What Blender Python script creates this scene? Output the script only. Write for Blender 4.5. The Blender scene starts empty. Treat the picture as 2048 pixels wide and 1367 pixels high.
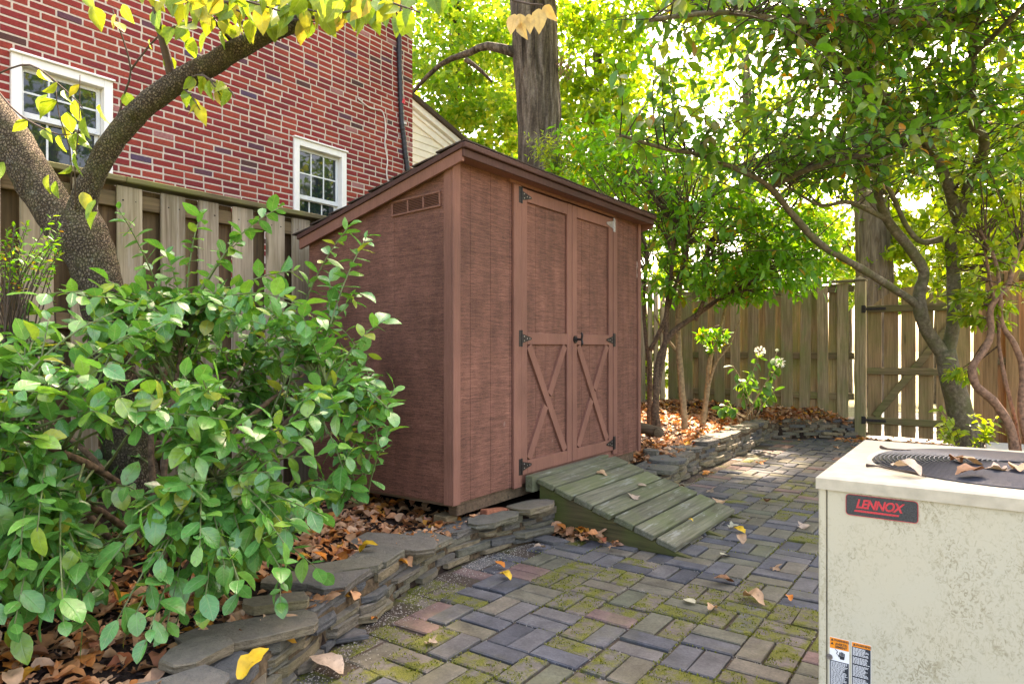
import bpy, math, random
import numpy as np
from mathutils import Vector, Matrix, noise as mnoise

# ------------------------------------------------------------------ camera, sky, sun, exposure
scene = bpy.context.scene
COL = scene.collection
CAM_YAW = math.atan(951 / 1340)
CAM_H = 1.22
cam_data = bpy.data.cameras.new("camera")
cam_data.sensor_width = 36.0
cam_data.lens = 36.0 * 1340 / 2048
cam_data.shift_y = 9.5 / 2048
cam_data.clip_start = 0.05
cam_data.clip_end = 500
cam = bpy.data.objects.new("camera", cam_data)
cam.location = (0, 0, CAM_H)
cam.rotation_euler = (math.radians(90), 0, CAM_YAW)
COL.objects.link(cam)
scene.camera = cam

SUN_AZ = math.radians(-6)      # from +Y towards +X
SUN_EL = math.radians(50)
world = bpy.data.worlds.new("World")
scene.world = world
world.use_nodes = True
wn = world.node_tree
sky = wn.nodes.new("ShaderNodeTexSky")
sky.sky_type = 'NISHITA'
sky.sun_disc = False
sky.sun_elevation = SUN_EL
sky.sun_rotation = SUN_AZ
sky.air_density = 1.0
sky.dust_density = 4.0
bg = wn.nodes["Background"]
bg.inputs[1].default_value = 0.15
wn.links.new(sky.outputs[0], bg.inputs[0])

sun_data = bpy.data.lights.new("sun", 'SUN')
sun_data.energy = 3.8
sun_data.angle = math.radians(1.5)
sun_data.color = (1.0, 0.93, 0.82)
sun = bpy.data.objects.new("sun", sun_data)
SUN_DIR = Vector((math.sin(SUN_AZ) * math.cos(SUN_EL), math.cos(SUN_AZ) * math.cos(SUN_EL), math.sin(SUN_EL)))
sun.rotation_euler = (-SUN_DIR).to_track_quat('-Z', 'Y').to_euler()
sun.location = SUN_DIR * 30
COL.objects.link(sun)

scene.view_settings.view_transform = 'Standard'
scene.view_settings.look = 'None'
scene.view_settings.gamma = 1.0
scene.view_settings.exposure = 3.0
scene.view_settings.use_white_balance = True      # camera balanced for open shade
scene.view_settings.white_balance_temperature = 8000
scene.view_settings.white_balance_tint = 18
scene.cycles.use_denoising = True
scene.cycles.max_bounces = 8
scene.cycles.diffuse_bounces = 4
scene.cycles.transmission_bounces = 6
scene.cycles.caustics_reflective = False
scene.cycles.caustics_refractive = False
scene.cycles.sample_clamp_indirect = 6.0

rnd = random.Random(7)
nrng = np.random.default_rng(11)
FPX, U0, V0 = 1340.0, 1024.0, 693.0
CF = Vector((-math.sin(CAM_YAW), math.cos(CAM_YAW), 0))
CR = Vector((math.cos(CAM_YAW), math.sin(CAM_YAW), 0))


def at(u, v, d):
    """world point seen at photo pixel (u, v) at depth d"""
    return CF * d + CR * ((u - U0) / FPX * d) + Vector((0, 0, CAM_H + (V0 - v) / FPX * d))


# ------------------------------------------------------------------ helpers: objects
WM = {}


def T(*a):
    return Matrix.Translation(Vector(a if len(a) > 1 else a[0]))


def put(name, me, parent=None, M=None, mat=None):
    o = bpy.data.objects.new(name, me)
    COL.objects.link(o)
    if mat is not None and me is not None and len(me.materials) == 0:
        me.materials.append(mat)
    M = M if M is not None else (WM[parent] if parent is not None else Matrix.Identity(4))
    if parent is not None:
        o.parent = parent
        o.matrix_basis = WM[parent].inverted() @ M
    else:
        o.matrix_basis = M
    WM[o] = M
    return o


def tag(o, label, cat, group=None, kind=None):
    o["label"] = label
    if cat:
        o["category"] = cat
    if group:
        o["group"] = group
    if kind:
        o["kind"] = kind
    return o


def thing(name, label, cat, loc, group=None):
    return tag(put(name, None, None, T(loc)), label, cat, group)


def mesh_np(name, V, F, UV=None, smooth=False, matidx=None):
    """V (n,3); F: list of tuples, or (m,k) array"""
    me = bpy.data.meshes.new(name)
    V = np.asarray(V, dtype=np.float32)
    if isinstance(F, np.ndarray):
        m, k = F.shape
        loops = F.reshape(-1).astype(np.int32)
        starts = (np.arange(m) * k).astype(np.int32)
    else:
        m = len(F)
        lens = np.array([len(f) for f in F], dtype=np.int32)
        loops = np.array([i for f in F for i in f], dtype=np.int32)
        starts = np.concatenate([[0], np.cumsum(lens)[:-1]]).astype(np.int32)
    me.vertices.add(len(V))
    me.vertices.foreach_set("co", V.reshape(-1))
    me.loops.add(len(loops))
    me.loops.foreach_set("vertex_index", loops)
    me.polygons.add(m)
    me.polygons.foreach_set("loop_start", starts)
    if matidx is not None:
        me.polygons.foreach_set("material_index", np.asarray(matidx, dtype=np.int32))
    me.polygons.foreach_set("use_smooth", np.full(m, bool(smooth)))
    if UV is not None:
        ul = me.uv_layers.new(name="UVMap")
        ul.data.foreach_set("uv", np.asarray(UV, dtype=np.float32)[loops].reshape(-1))
    me.update(calc_edges=True)
    me.validate()
    return me


class MB:
    """collects shapes in world coordinates, builds one mesh relative to a frame"""

    def __init__(self):
        self.v, self.f, self.m = [], [], []

    def add(self, V, F, mi=0):
        n = len(self.v)
        self.v.extend([tuple(p) for p in V])
        self.f.extend([tuple(i + n for i in f) for f in F])
        self.m.extend([mi] * len(F))
        return self

    def box(self, a, b, M=None, mi=0):
        x0, y0, z0 = a
        x1, y1, z1 = b
        V = [Vector(p) for p in ((x0, y0, z0), (x1, y0, z0), (x1, y1, z0), (x0, y1, z0), (x0, y0, z1), (x1, y0, z1), (x1, y1, z1), (x0, y1, z1))]
        if M is not None:
            V = [M @ p for p in V]
        return self.add(V, [(0, 3, 2, 1), (4, 5, 6, 7), (0, 1, 5, 4), (1, 2, 6, 5), (2, 3, 7, 6), (3, 0, 4, 7)], mi)

    def bbox(self, a, b, r=0.004, M=None, mi=0, jit=0.0):
        """box with chamfered edges"""
        x0, y0, z0 = a
        x1, y1, z1 = b
        r = min(r, (x1 - x0) * .45, (y1 - y0) * .45, (z1 - z0) * .45)
        V, idx = [], {}
        for sx in (0, 1):
            for sy in (0, 1):
                for sz in (0, 1):
                    c = Vector((x1 if sx else x0, y1 if sy else y0, z1 if sz else z0))
                    if jit:
                        c += Vector((rnd.uniform(-jit, jit), rnd.uniform(-jit, jit), rnd.uniform(-jit, jit)))
                    dx, dy, dz = (-r if sx else r), (-r if sy else r), (-r if sz else r)
                    for k, off in enumerate(((0, dy, dz), (dx, 0, dz), (dx, dy, 0))):
                        idx[(sx, sy, sz, k)] = len(V)
                        V.append(c + Vector(off))
        F = []
        I = lambda sx, sy, sz, k: idx[(sx, sy, sz, k)]
        for s in (0, 1):
            q = [I(s, 0, 0, 0), I(s, 1, 0, 0), I(s, 1, 1, 0), I(s, 0, 1, 0)]
            F.append(tuple(q if s else q[::-1]))
            q = [I(0, s, 0, 1), I(0, s, 1, 1), I(1, s, 1, 1), I(1, s, 0, 1)]
            F.append(tuple(q if s else q[::-1]))
            q = [I(0, 0, s, 2), I(1, 0, s, 2), I(1, 1, s, 2), I(0, 1, s, 2)]
            F.append(tuple(q if s else q[::-1]))
        for a_ in (0, 1):
            for b_ in (0, 1):
                q = [I(0, a_, b_, 1), I(1, a_, b_, 1), I(1, a_, b_, 2), I(0, a_, b_, 2)]
                F.append(tuple(q if a_ != b_ else q[::-1]))
                q = [I(a_, 0, b_, 0), I(a_, 1, b_, 0), I(a_, 1, b_, 2), I(a_, 0, b_, 2)]
                F.append(tuple(q if a_ == b_ else q[::-1]))
                q = [I(a_, b_, 0, 0), I(a_, b_, 1, 0), I(a_, b_, 1, 1), I(a_, b_, 0, 1)]
                F.append(tuple(q if a_ != b_ else q[::-1]))
        for sx in (0, 1):
            for sy in (0, 1):
                for sz in (0, 1):
                    q = [I(sx, sy, sz, 0), I(sx, sy, sz, 1), I(sx, sy, sz, 2)]
                    F.append(tuple(q if (sx + sy + sz) % 2 else q[::-1]))
        if M is not None:
            V = [M @ p for p in V]
        return self.add(V, F, mi)

    def prism(self, pts, axis, a, b, M=None, mi=0):
        """polygon pts (2D) extruded along axis from a to b"""
        n = len(pts)
        mk = {'x': lambda p, t: (t, p[0], p[1]), 'y': lambda p, t: (p[0], t, p[1]), 'z': lambda p, t: (p[0], p[1], t)}[axis]
        V = [Vector(mk(p, a)) for p in pts] + [Vector(mk(p, b)) for p in pts]
        if M is not None:
            V = [M @ p for p in V]
        F = [tuple(range(n))[::-1], tuple(range(n, 2 * n))] + [(i, (i + 1) % n, n + (i + 1) % n, n + i) for i in range(n)]
        return self.add(V, F, mi)

    def cyl(self, p, q, r0, r1=None, n=12, mi=0):
        r1 = r0 if r1 is None else r1
        p, q = Vector(p), Vector(q)
        z = (q - p).normalized()
        x = z.orthogonal().normalized()
        y = z.cross(x)
        V = []
        for c, r in ((p, r0), (q, r1)):
            for i in range(n):
                a = 2 * math.pi * i / n
                V.append(c + (x * math.cos(a) + y * math.sin(a)) * r)
        F = [tuple(range(n))[::-1], tuple(range(n, 2 * n))] + [(i, (i + 1) % n, n + (i + 1) % n, n + i) for i in range(n)]
        return self.add(V, F, mi)

    def tube(self, pts, radii, n=8, mi=0):
        V, F = tube_geo(pts, radii, n)
        return self.add(V, F, mi)

    def build(self, name, mat, parent=None, M=None, smooth=False):
        M = M if M is not None else (WM[parent] if parent is not None else Matrix.Identity(4))
        Mi = M.inverted()
        V = [Mi @ Vector(p) for p in self.v]
        mats = mat if isinstance(mat, (list, tuple)) else [mat]
        me = mesh_np(name, V, self.f, smooth=smooth, matidx=self.m if len(mats) > 1 else None)
        for m_ in mats:
            me.materials.append(m_)
        return put(name, me, parent, M)


def catmull(pts, radii, step):
    P = [Vector(p) for p in pts]
    out, rad = [], []
    for i in range(len(P) - 1):
        p0, p1, p2, p3 = P[max(i - 1, 0)], P[i], P[i + 1], P[min(i + 2, len(P) - 1)]
        n = max(2, int((p2 - p1).length / step))
        for k in range(n):
            t = k / n
            out.append(0.5 * ((2 * p1) + (p2 - p0) * t + (2 * p0 - 5 * p1 + 4 * p2 - p3) * t * t + (3 * p1 - p0 - 3 * p2 + p3) * t ** 3))
            rad.append(radii[i] + (radii[i + 1] - radii[i]) * t)
    out.append(P[-1])
    rad.append(radii[-1])
    return out, rad


def tube_geo(P, R, n, disp=None):
    P = [Vector(p) for p in P]
    V, F = [], []
    t = (P[1] - P[0]).normalized()
    x = t.orthogonal().normalized()
    for i, p in enumerate(P):
        t = (P[min(i + 1, len(P) - 1)] - P[max(i - 1, 0)]).normalized()
        x = (x - t * x.dot(t)).normalized()
        y = t.cross(x)
        for k in range(n):
            a = 2 * math.pi * k / n
            nrm = x * math.cos(a) + y * math.sin(a)
            q = p + nrm * R[i]
            if disp:
                q = q + nrm * disp(q, a, R[i])
            V.append(q)
    for i in range(len(P) - 1):
        for k in range(n):
            F.append((i * n + k, i * n + (k + 1) % n, (i + 1) * n + (k + 1) % n, (i + 1) * n + k))
    F.append(tuple(range(n))[::-1])
    F.append(tuple(range((len(P) - 1) * n, len(P) * n)))
    return V, F


# ------------------------------------------------------------------ helpers: materials
class G:
    def __init__(self, name):
        self.mat = bpy.data.materials.new(name)
        self.mat.use_nodes = True
        self.nt = self.mat.node_tree
        self.bsdf = self.nt.nodes["Principled BSDF"]
        self.out = self.nt.nodes["Material Output"]

    def n(self, typ, ins=None, **props):
        nd = self.nt.nodes.new(typ)
        for k, v in props.items():
            setattr(nd, k, v)
        for k, v in (ins or {}).items():
            self.set(nd.inputs[k], v)
        return nd

    def set(self, sock, v):
        if isinstance(v, bpy.types.NodeSocket):
            self.nt.links.new(v, sock)
        else:
            if hasattr(sock.default_value, "__len__") and not hasattr(v, "__len__"):
                v = [v] * len(sock.default_value)
            if hasattr(v, "__len__") and len(v) == 3 and len(sock.default_value) == 4:
                v = (*v, 1)
            sock.default_value = v

    def pos(self):
        return self.n("ShaderNodeNewGeometry").outputs["Position"]

    def rand(self):
        a = self.n("ShaderNodeNewGeometry").outputs["Random Per Island"]
        b = self.n("ShaderNodeObjectInfo").outputs["Random"]
        return self.math('FRACT', self.math('ADD', a, b))

    def math(self, op, a, b=0.0, clamp=False):
        return self.n("ShaderNodeMath", {0: a, 1: b}, operation=op, use_clamp=clamp).outputs[0]

    def vmath(self, op, a, b):
        return self.n("ShaderNodeVectorMath", {0: a, 1: b}, operation=op).outputs[0]

    def scale(self, vec, s, rnd_off=None):
        v = self.vmath('MULTIPLY', vec, s)
        if rnd_off is not None:
            v = self.vmath('ADD', v, self.n("ShaderNodeCombineXYZ", {0: self.math('MULTIPLY', rnd_off, 61.0), 1: self.math('MULTIPLY', rnd_off, 37.0), 2: self.math('MULTIPLY', rnd_off, 83.0)}).outputs[0])
        return v

    def noise(self, vec, sc, det=4.0, rough=0.55, dist=0.0):
        return self.n("ShaderNodeTexNoise", {"Vector": vec, "Scale": sc, "Detail": det, "Roughness": rough, "Distortion": dist}).outputs[0]

    def voro(self, vec, sc, feature='F1', out="Distance"):
        return self.n("ShaderNodeTexVoronoi", {"Vector": vec, "Scale": sc}, feature=feature).outputs[out]

    def ramp(self, fac, stops, interp='LINEAR'):
        r = self.n("ShaderNodeValToRGB", {0: fac})
        cr = r.color_ramp
        cr.interpolation = interp
        while len(cr.elements) < len(stops):
            cr.elements.new(0.5)
        for e, (p, c) in zip(cr.elements, stops):
            e.position = p
            e.color = (*c, 1) if hasattr(c, "__len__") else (c, c, c, 1)
        return r.outputs[0]

    def mix(self, fac, a, b, mode='MIX'):
        m = self.n("ShaderNodeMix", data_type='RGBA', blend_type=mode)
        self.set(m.inputs[0], fac)
        self.set(m.inputs[6], a)
        self.set(m.inputs[7], b)
        return m.outputs[2]

    def bump(self, h, strength=0.5, dist=0.01, normal=None):
        ins = {"Height": h, "Strength": strength, "Distance": dist}
        if normal is not None:
            ins["Normal"] = normal
        return self.n("ShaderNodeBump", ins).outputs[0]

    def surf(self, color, rough=0.7, normal=None, metal=0.0, spec=0.5):
        b = self.bsdf
        self.set(b.inputs["Base Color"], color)
        self.set(b.inputs["Roughness"], rough)
        self.set(b.inputs["Metallic"], metal)
        self.set(b.inputs["Specular IOR Level"], spec)
        if normal is not None:
            self.set(b.inputs["Normal"], normal)
        return self.mat


def mat_plain(name, color, rough=0.6, metal=0.0, var=0.12, scale=30, bump=0.15, spec=0.5):
    g = G(name)
    p = g.pos()
    nz = g.noise(p, scale, 5)
    c = g.mix(1.0, color, g.ramp(nz, [(0.25, 1 - var * 1.6), (0.75, 1 + var)]), 'MULTIPLY')
    return g.surf(c, g.math('ADD', g.math('MULTIPLY', nz, 0.25), rough - 0.12), g.bump(nz, bump, 0.004), metal, spec)


def mat_wood(name, base, dark, algae, algae_amt, axis='z', rough=0.85, grain=1.0):
    """weathered board, grain along axis"""
    g = G(name)
    p = g.pos()
    r = g.rand()
    s = {'z': (55, 55, 2.2), 'y': (55, 2.2, 55), 'x': (2.2, 55, 55)}[axis]
    sl = {'z': (6, 6, .9), 'y': (6, .9, 6), 'x': (.9, 6, 6)}[axis]
    gr = g.noise(g.scale(p, s, r), 1.0, 6, 0.6, 0.6)
    lo = g.noise(g.scale(p, sl, r), 1.0, 4, 0.6)
    kn = g.voro(g.scale(p, tuple(c * .55 for c in sl), r), 1.6)
    c = g.mix(g.ramp(gr, [(0.3, 0.0), (0.7, 1.0)]), dark, base)
    c = g.mix(1.0, c, g.ramp(lo, [(0.2, 0.55), (0.8, 1.35)]), 'MULTIPLY')
    c = g.mix(1.0, c, g.ramp(r, [(0.0, 0.72), (1.0, 1.25)]), 'MULTIPLY')
    c = g.mix(g.ramp(kn, [(0.03, 0.85), (0.075, 0.0)]), c, tuple(x * 0.3 for x in dark))
    al = g.noise(g.scale(p, (2.2, 2.2, 1.3), r), 1.0, 5, 0.65)
    c = g.mix(g.math('MULTIPLY', g.ramp(al, [(0.42, 0.0), (0.68, 1.0)]), algae_amt), c, algae)
    h = g.math('ADD', g.math('MULTIPLY', gr, 1.0), g.math('MULTIPLY', lo, 0.4))
    return g.surf(c, rough, g.bump(h, 0.55 * grain, 0.004), spec=0.25)


def add_wear(m_, col, s_):
    g = G.__new__(G)
    g.mat, g.nt = m_, m_.node_tree
    b = g.nt.nodes["Principled BSDF"]
    src = b.inputs["Base Color"].links[0].from_socket
    w = g.noise(g.scale(g.pos(), s_), 1.0, 5, 0.7)
    g.set(b.inputs["Base Color"], g.mix(g.ramp(w, [(0.56, 0.0), (0.68, 0.7)]), src, col))


def mat_leaf(name, stops, trans=0.4, rough=0.4, rib=None, tint=(1.25, 1.2, 0.55), spec=0.5, spots=None):
    g = G(name)
    r = g.rand()
    c = g.ramp(r, stops)
    nz = g.noise(g.scale(g.pos(), (1, 1, 1)), 35.0, 3)
    c = g.mix(1.0, c, g.ramp(nz, [(0.25, 0.75), (0.75, 1.25)]), 'MULTIPLY')
    if rib is not None:
        uv = g.n("ShaderNodeTexCoord").outputs["UV"]
        sx = g.n("ShaderNodeSeparateXYZ", {0: uv})
        ax = g.math('ABSOLUTE', g.math('SUBTRACT', sx.outputs[0], 0.5))
        mid = g.ramp(ax, [(0.0, 1.0), (0.05, 0.0)])
        w = g.math('SINE', g.math('MULTIPLY', g.math('SUBTRACT', sx.outputs[1], g.math('MULTIPLY', ax, 0.45)), 42.0))
        vein = g.math('MULTIPLY', g.ramp(w, [(0.82, 0.0), (1.0, 1.0)]), 0.35)
        c = g.mix(g.math('MAXIMUM', g.math('MULTIPLY', mid, 0.7), vein), c, rib)
        nrm = g.bump(g.math('SUBTRACT', 1.0, g.math('MAXIMUM', mid, vein)), 0.35, 0.003)
    else:
        nrm = None
    if spots is not None:
        sp = g.noise(g.scale(g.pos(), (1, 1, 1)), 60.0, 2)
        c = g.mix(g.ramp(sp, [(0.62, 0.0), (0.7, 0.7)]), c, spots)
    g.surf(c, rough, nrm, spec=spec)
    tr = g.n("ShaderNodeBsdfTranslucent", {"Color": g.mix(1.0, c, tint, 'MULTIPLY')})
    mx = g.n("ShaderNodeMixShader", {0: trans, 1: g.bsdf.outputs[0], 2: tr.outputs[0]})
    g.nt.links.new(mx.outputs[0], g.out.inputs[0])
    return g.mat


M = {}
# house brick
g = G("house_brick")
r = g.rand()
p = g.pos()
c = g.ramp(r, [(0.0, (0.22, 0.026, 0.022)), (0.2, (0.25, 0.036, 0.024)), (0.42, (0.205, 0.024, 0.024)), (0.62, (0.27, 0.044, 0.028)), (0.78, (0.17, 0.023, 0.024)), (0.91, (0.105, 0.04, 0.055)), (0.94, (0.08, 0.034, 0.03)), (0.965, (0.30, 0.12, 0.11)), (0.985, (0.085, 0.05, 0.085))], 'CONSTANT')
nz = g.noise(g.scale(p, (1, 1, 2.2)), 42.0, 5, 0.7)
c = g.mix(1.0, c, g.ramp(nz, [(0.25, 0.62), (0.75, 1.35)]), 'MULTIPLY')
c = g.mix(1.0, c, g.ramp(g.noise(p, 1.1, 5, .6), [(0.3, 0.78), (0.7, 1.15)]), 'MULTIPLY')
M['brick'] = g.surf(c, 0.85, g.bump(nz, 0.7, 0.006), spec=0.25)
M['mortar'] = mat_plain("mortar", (0.50, 0.42, 0.34), 0.92, var=0.15, scale=60, bump=0.4, spec=0.2)
M['white'] = mat_plain("white_paint", (0.74, 0.72, 0.67), 0.45, var=0.05, scale=14, bump=0.04)
M['sash'] = mat_plain("sash_vinyl", (0.62, 0.64, 0.62), 0.4, var=0.06, scale=14, bump=0.03)
M['siding'] = mat_plain("cream_siding", (0.72, 0.69, 0.60), 0.6, var=0.06, scale=9, bump=0.05)
M['cable_black'] = mat_plain("black_rubber", (0.012, 0.013, 0.016), 0.5, var=0.3, scale=40, bump=0.3)
M['cable_white'] = mat_plain("white_wire", (0.62, 0.56, 0.50), 0.6)
M['red_tape'] = mat_plain("red_tape", (0.6, 0.02, 0.03), 0.5)
g = G("window_glass")
g.surf((0.012, 0.018, 0.022), 0.02, g.bump(g.noise(g.pos(), 3.0, 2), 0.05, 0.02), spec=0.55)
M['glass'] = g.mat
# wood
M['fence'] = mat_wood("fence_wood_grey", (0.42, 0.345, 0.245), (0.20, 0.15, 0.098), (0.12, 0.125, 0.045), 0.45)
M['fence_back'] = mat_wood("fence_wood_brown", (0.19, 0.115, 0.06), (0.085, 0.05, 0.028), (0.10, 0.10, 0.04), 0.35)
M['fence_green'] = mat_wood("fence_wood_mossy", (0.36, 0.275, 0.16), (0.145, 0.105, 0.055), (0.145, 0.165, 0.045), 0.8)
M['fence_cap'] = mat_wood("fence_cap_mossy", (0.22, 0.18, 0.09), (0.09, 0.075, 0.035), (0.14, 0.155, 0.04), 0.9, axis='y')
M['fence_cap_x'] = mat_wood("fence_cap_mossy_x", (0.22, 0.18, 0.10), (0.09, 0.075, 0.04), (0.12, 0.135, 0.04), 0.7, axis='x')
M['rail_y'] = mat_wood("fence_rail_y", (0.24, 0.16, 0.085), (0.10, 0.065, 0.035), (0.12, 0.12, 0.04), 0.4, axis='y')
M['rail_x'] = mat_wood("fence_rail_x", (0.25, 0.18, 0.095), (0.10, 0.075, 0.035), (0.115, 0.13, 0.035), 0.8, axis='x')
M['gate'] = mat_wood("gate_wood", (0.42, 0.27, 0.14), (0.19, 0.115, 0.055), (0.17, 0.175, 0.055), 0.6)
M['orange_wood'] = mat_wood("fence_wood_orange", (0.40, 0.22, 0.10), (0.19, 0.10, 0.045), (0.16, 0.13, 0.05), 0.25)
M['ramp'] = mat_wood("ramp_wood_mossy", (0.185, 0.178, 0.12), (0.07, 0.07, 0.043), (0.11, 0.135, 0.045), 0.65, axis='y', rough=0.8)
M['ramp_side'] = mat_wood("ramp_side_mossy", (0.125, 0.10, 0.042), (0.05, 0.042, 0.018), (0.075, 0.10, 0.02), 0.95, axis='x', rough=0.8)
add_wear(M['ramp'], (0.27, 0.28, 0.24), (30, 4, 30))
add_wear(M['fence_green'], (0.15, 0.19, 0.075), (7, 7, 1.6))
add_wear(M['fence'], (0.33, 0.30, 0.24), (24, 24, 2))
M['log'] = mat_wood("old_timber", (0.20, 0.13, 0.08), (0.08, 0.05, 0.03), (0.10, 0.09, 0.04), 0.3, axis='x')
M['pier'] = mat_wood("pier_timber", (0.30, 0.20, 0.11), (0.14, 0.09, 0.05), (0.12, 0.11, 0.05), 0.5, axis='y')


def shed_mat(name, horiz, rough_amt, dark_c, lite_c):
    g = G(name)
    p = g.pos()
    r = g.rand()
    st = g.noise(g.scale(p, (14, 14, 260) if horiz else (160, 160, 7)), 1.0, 4, 0.6, 0.3)
    sp = g.noise(p, 230.0, 2, 0.5)
    mx = g.math('ADD', g.math('MULTIPLY', st, 0.6), g.math('MULTIPLY', sp, 0.4))
    lo = g.noise(g.scale(p, (2.2, 2.2, 1.2)), 1.0, 5, 0.6)
    c = g.mix(g.ramp(mx, [(0.36, 0.0), (0.64, 1.0)]), dark_c, lite_c)
    c = g.mix(1.0, c, g.ramp(lo, [(0.25, 0.66), (0.75, 1.34)]), 'MULTIPLY')
    if rough_amt > 0.6:
        # dark saw marks: thin broken horizontal dashes
        dash = g.noise(g.scale(p, (9, 9, 420)), 1.0, 2, 0.5)
        c = g.mix(g.ramp(dash, [(0.64, 0.0), (0.72, 0.6)]), c, (0.055, 0.024, 0.017))
        big = g.noise(g.scale(p, (1.6, 1.6, 75)), 1.0, 3, 0.6)
        c = g.mix(1.0, c, g.ramp(big, [(0.3, 0.8), (0.5, 1.0), (0.72, 1.14)]), 'MULTIPLY')
        blot = g.noise(g.scale(p, (9, 9, 3.0)), 1.0, 4, 0.6)
        c = g.mix(1.0, c, g.ramp(blot, [(0.3, 0.8), (0.7, 1.2)]), 'MULTIPLY')
    sc = g.noise(g.scale(p, (1, 1, 1)), 21.0, 4)
    c = g.mix(g.ramp(sc, [(0.72, 0.0), (0.78, 0.5)]), c, (0.30, 0.21, 0.17))
    return g.surf(c, g.math('ADD', 0.5, g.math('MULTIPLY', lo, 0.25)), g.bump(mx, rough_amt, 0.0035), spec=0.22)


M['shed'] = shed_mat("shed_rough_siding", True, 0.9, (0.075, 0.031, 0.021), (0.245, 0.107, 0.072))
M['shed_trim'] = shed_mat("shed_painted_trim", False, 0.25, (0.175, 0.077, 0.052), (0.235, 0.106, 0.073))
M['shed_dark'] = shed_mat("shed_dark_trim", False, 0.2, (0.055, 0.024, 0.018), (0.085, 0.04, 0.03))
M['shingle'] = mat_plain("shingle_brown", (0.07, 0.05, 0.04), 0.9, var=0.5, scale=180, bump=0.6, spec=0.2)
M['iron'] = mat_plain("black_iron", (0.035, 0.03, 0.028), 0.42, 0.7, var=0.4, scale=60, bump=0.2)
M['steel'] = mat_plain("worn_steel", (0.38, 0.35, 0.33), 0.4, 0.8, var=0.3, scale=60, bump=0.2)


# paving
def paver(name, stops, moss):
    g = G(name)
    r = g.rand()
    p = g.pos()
    c = g.ramp(r, stops, 'LINEAR')
    nz = g.noise(p, 70.0, 6, 0.7)
    lo = g.noise(g.scale(p, (1, 1, 1), r), 9.0, 5, 0.6)
    c = g.mix(1.0, c, g.ramp(lo, [(0.25, 0.62), (0.75, 1.5)]), 'MULTIPLY')
    c = g.mix(1.0, c, g.ramp(nz, [(0.3, 0.75), (0.7, 1.25)]), 'MULTIPLY')
    # thin algae film in irregular stains
    al = g.noise(p, 3.2, 6, 0.65)
    c = g.mix(g.ramp(al, [(0.52, 0.0), (0.78, 0.45)]), c, (0.125, 0.12, 0.05))
    # pale grit specks
    gr = g.voro(p, 260.0)
    c = g.mix(g.ramp(gr, [(0.10, 0.55), (0.16, 0.0)]), c, (0.24, 0.215, 0.17))
    h = g.math('ADD', g.math('MULTIPLY', nz, 0.5), g.math('MULTIPLY', lo, 0.6))
    nb = g.bump(h, 0.5, 0.005)
    if moss:
        ms = g.noise(g.scale(p, (1, 1, 1), r), 11.0, 6, 0.7)
        mask = g.ramp(ms, [(0.44, 0.0), (0.58, 1.0)])
        mc = g.ramp(g.noise(p, 160.0, 4, 0.7), [(0.3, (0.075, 0.073, 0.02)), (0.55, (0.145, 0.15, 0.024)), (0.75, (0.23, 0.23, 0.05))])
        c = g.mix(mask, c, mc)
        nb = g.bump(g.math('MULTIPLY', mask, g.noise(p, 240.0, 3, 0.7)), 0.9, 0.008, nb)
    return g.surf(c, g.math('ADD', 0.66, g.math('MULTIPLY', lo, 0.3)), nb, spec=0.22)


M['pv_slate'] = paver("paver_slate", [(0.0, (0.05, 0.053, 0.06)), (0.35, (0.08, 0.081, 0.086)), (0.7, (0.105, 0.098, 0.09)), (1.0, (0.066, 0.07, 0.08))], False)
M['pv_olive'] = paver("paver_olive", [(0.0, (0.095, 0.088, 0.06)), (0.5, (0.12, 0.105, 0.08)), (1.0, (0.085, 0.09, 0.06))], False)
M['pv_red'] = paver("paver_red", [(0.0, (0.145, 0.088, 0.072)), (0.5, (0.13, 0.095, 0.088)), (1.0, (0.16, 0.09, 0.068))], False)
M['pv_moss'] = paver("paver_mossy", [(0.0, (0.105, 0.09, 0.065)), (0.5, (0.12, 0.10, 0.085)), (1.0, (0.085, 0.085, 0.07))], True)
PAVERS = [M['pv_slate'], M['pv_olive'], M['pv_red'], M['pv_moss']]
g = G("joint_sand")
p = g.pos()
n1 = g.noise(p, 320.0, 4, 0.7)
n2 = g.noise(p, 5.0, 5, 0.6)
c = g.ramp(n1, [(0.3, (0.03, 0.022, 0.015)), (0.55, (0.10, 0.074, 0.055)), (0.75, (0.20, 0.165, 0.125))])
c = g.mix(g.ramp(n2, [(0.5, 0.0), (0.66, 0.7)]), c, (0.10, 0.105, 0.03))
M['sand'] = g.surf(c, 0.95, g.bump(n1, 0.9, 0.01), spec=0.2)
g = G("mulch_soil")
p = g.pos()
n1 = g.noise(p, 55.0, 6, 0.75)
c = g.ramp(n1, [(0.3, (0.012, 0.008, 0.006)), (0.6, (0.05, 0.03, 0.02)), (0.8, (0.11, 0.07, 0.045))])
M['mulch'] = g.surf(c, 0.95, g.bump(n1, 1.0, 0.03), spec=0.2)
g = G("lawn_soil")
p = g.pos()
n1 = g.noise(p, 9.0, 6, 0.7)
c = g.ramp(n1, [(0.3, (0.10, 0.085, 0.05)), (0.6, (0.17, 0.17, 0.075)), (0.8, (0.26, 0.22, 0.13))])
M['ground'] = g.surf(c, 0.95, g.bump(n1, 0.6, 0.03), spec=0.2)
M['concrete'] = mat_plain("pale_concrete", (0.62, 0.58, 0.53), 0.85, var=0.12, scale=25, bump=0.3, spec=0.3)
g = G("flagstone")
r = g.rand()
p = g.pos()
c = g.ramp(r, [(0.0, (0.095, 0.095, 0.092)), (0.2, (0.21, 0.165, 0.10)), (0.4, (0.085, 0.088, 0.092)), (0.6, (0.25, 0.19, 0.105)), (0.8, (0.13, 0.122, 0.088)), (1.0, (0.19, 0.165, 0.11))])
n1 = g.noise(g.scale(p, (1, 1, 2.2)), 22.0, 7, 0.75)
n2 = g.noise(p, 3.0, 4, 0.6)
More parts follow.
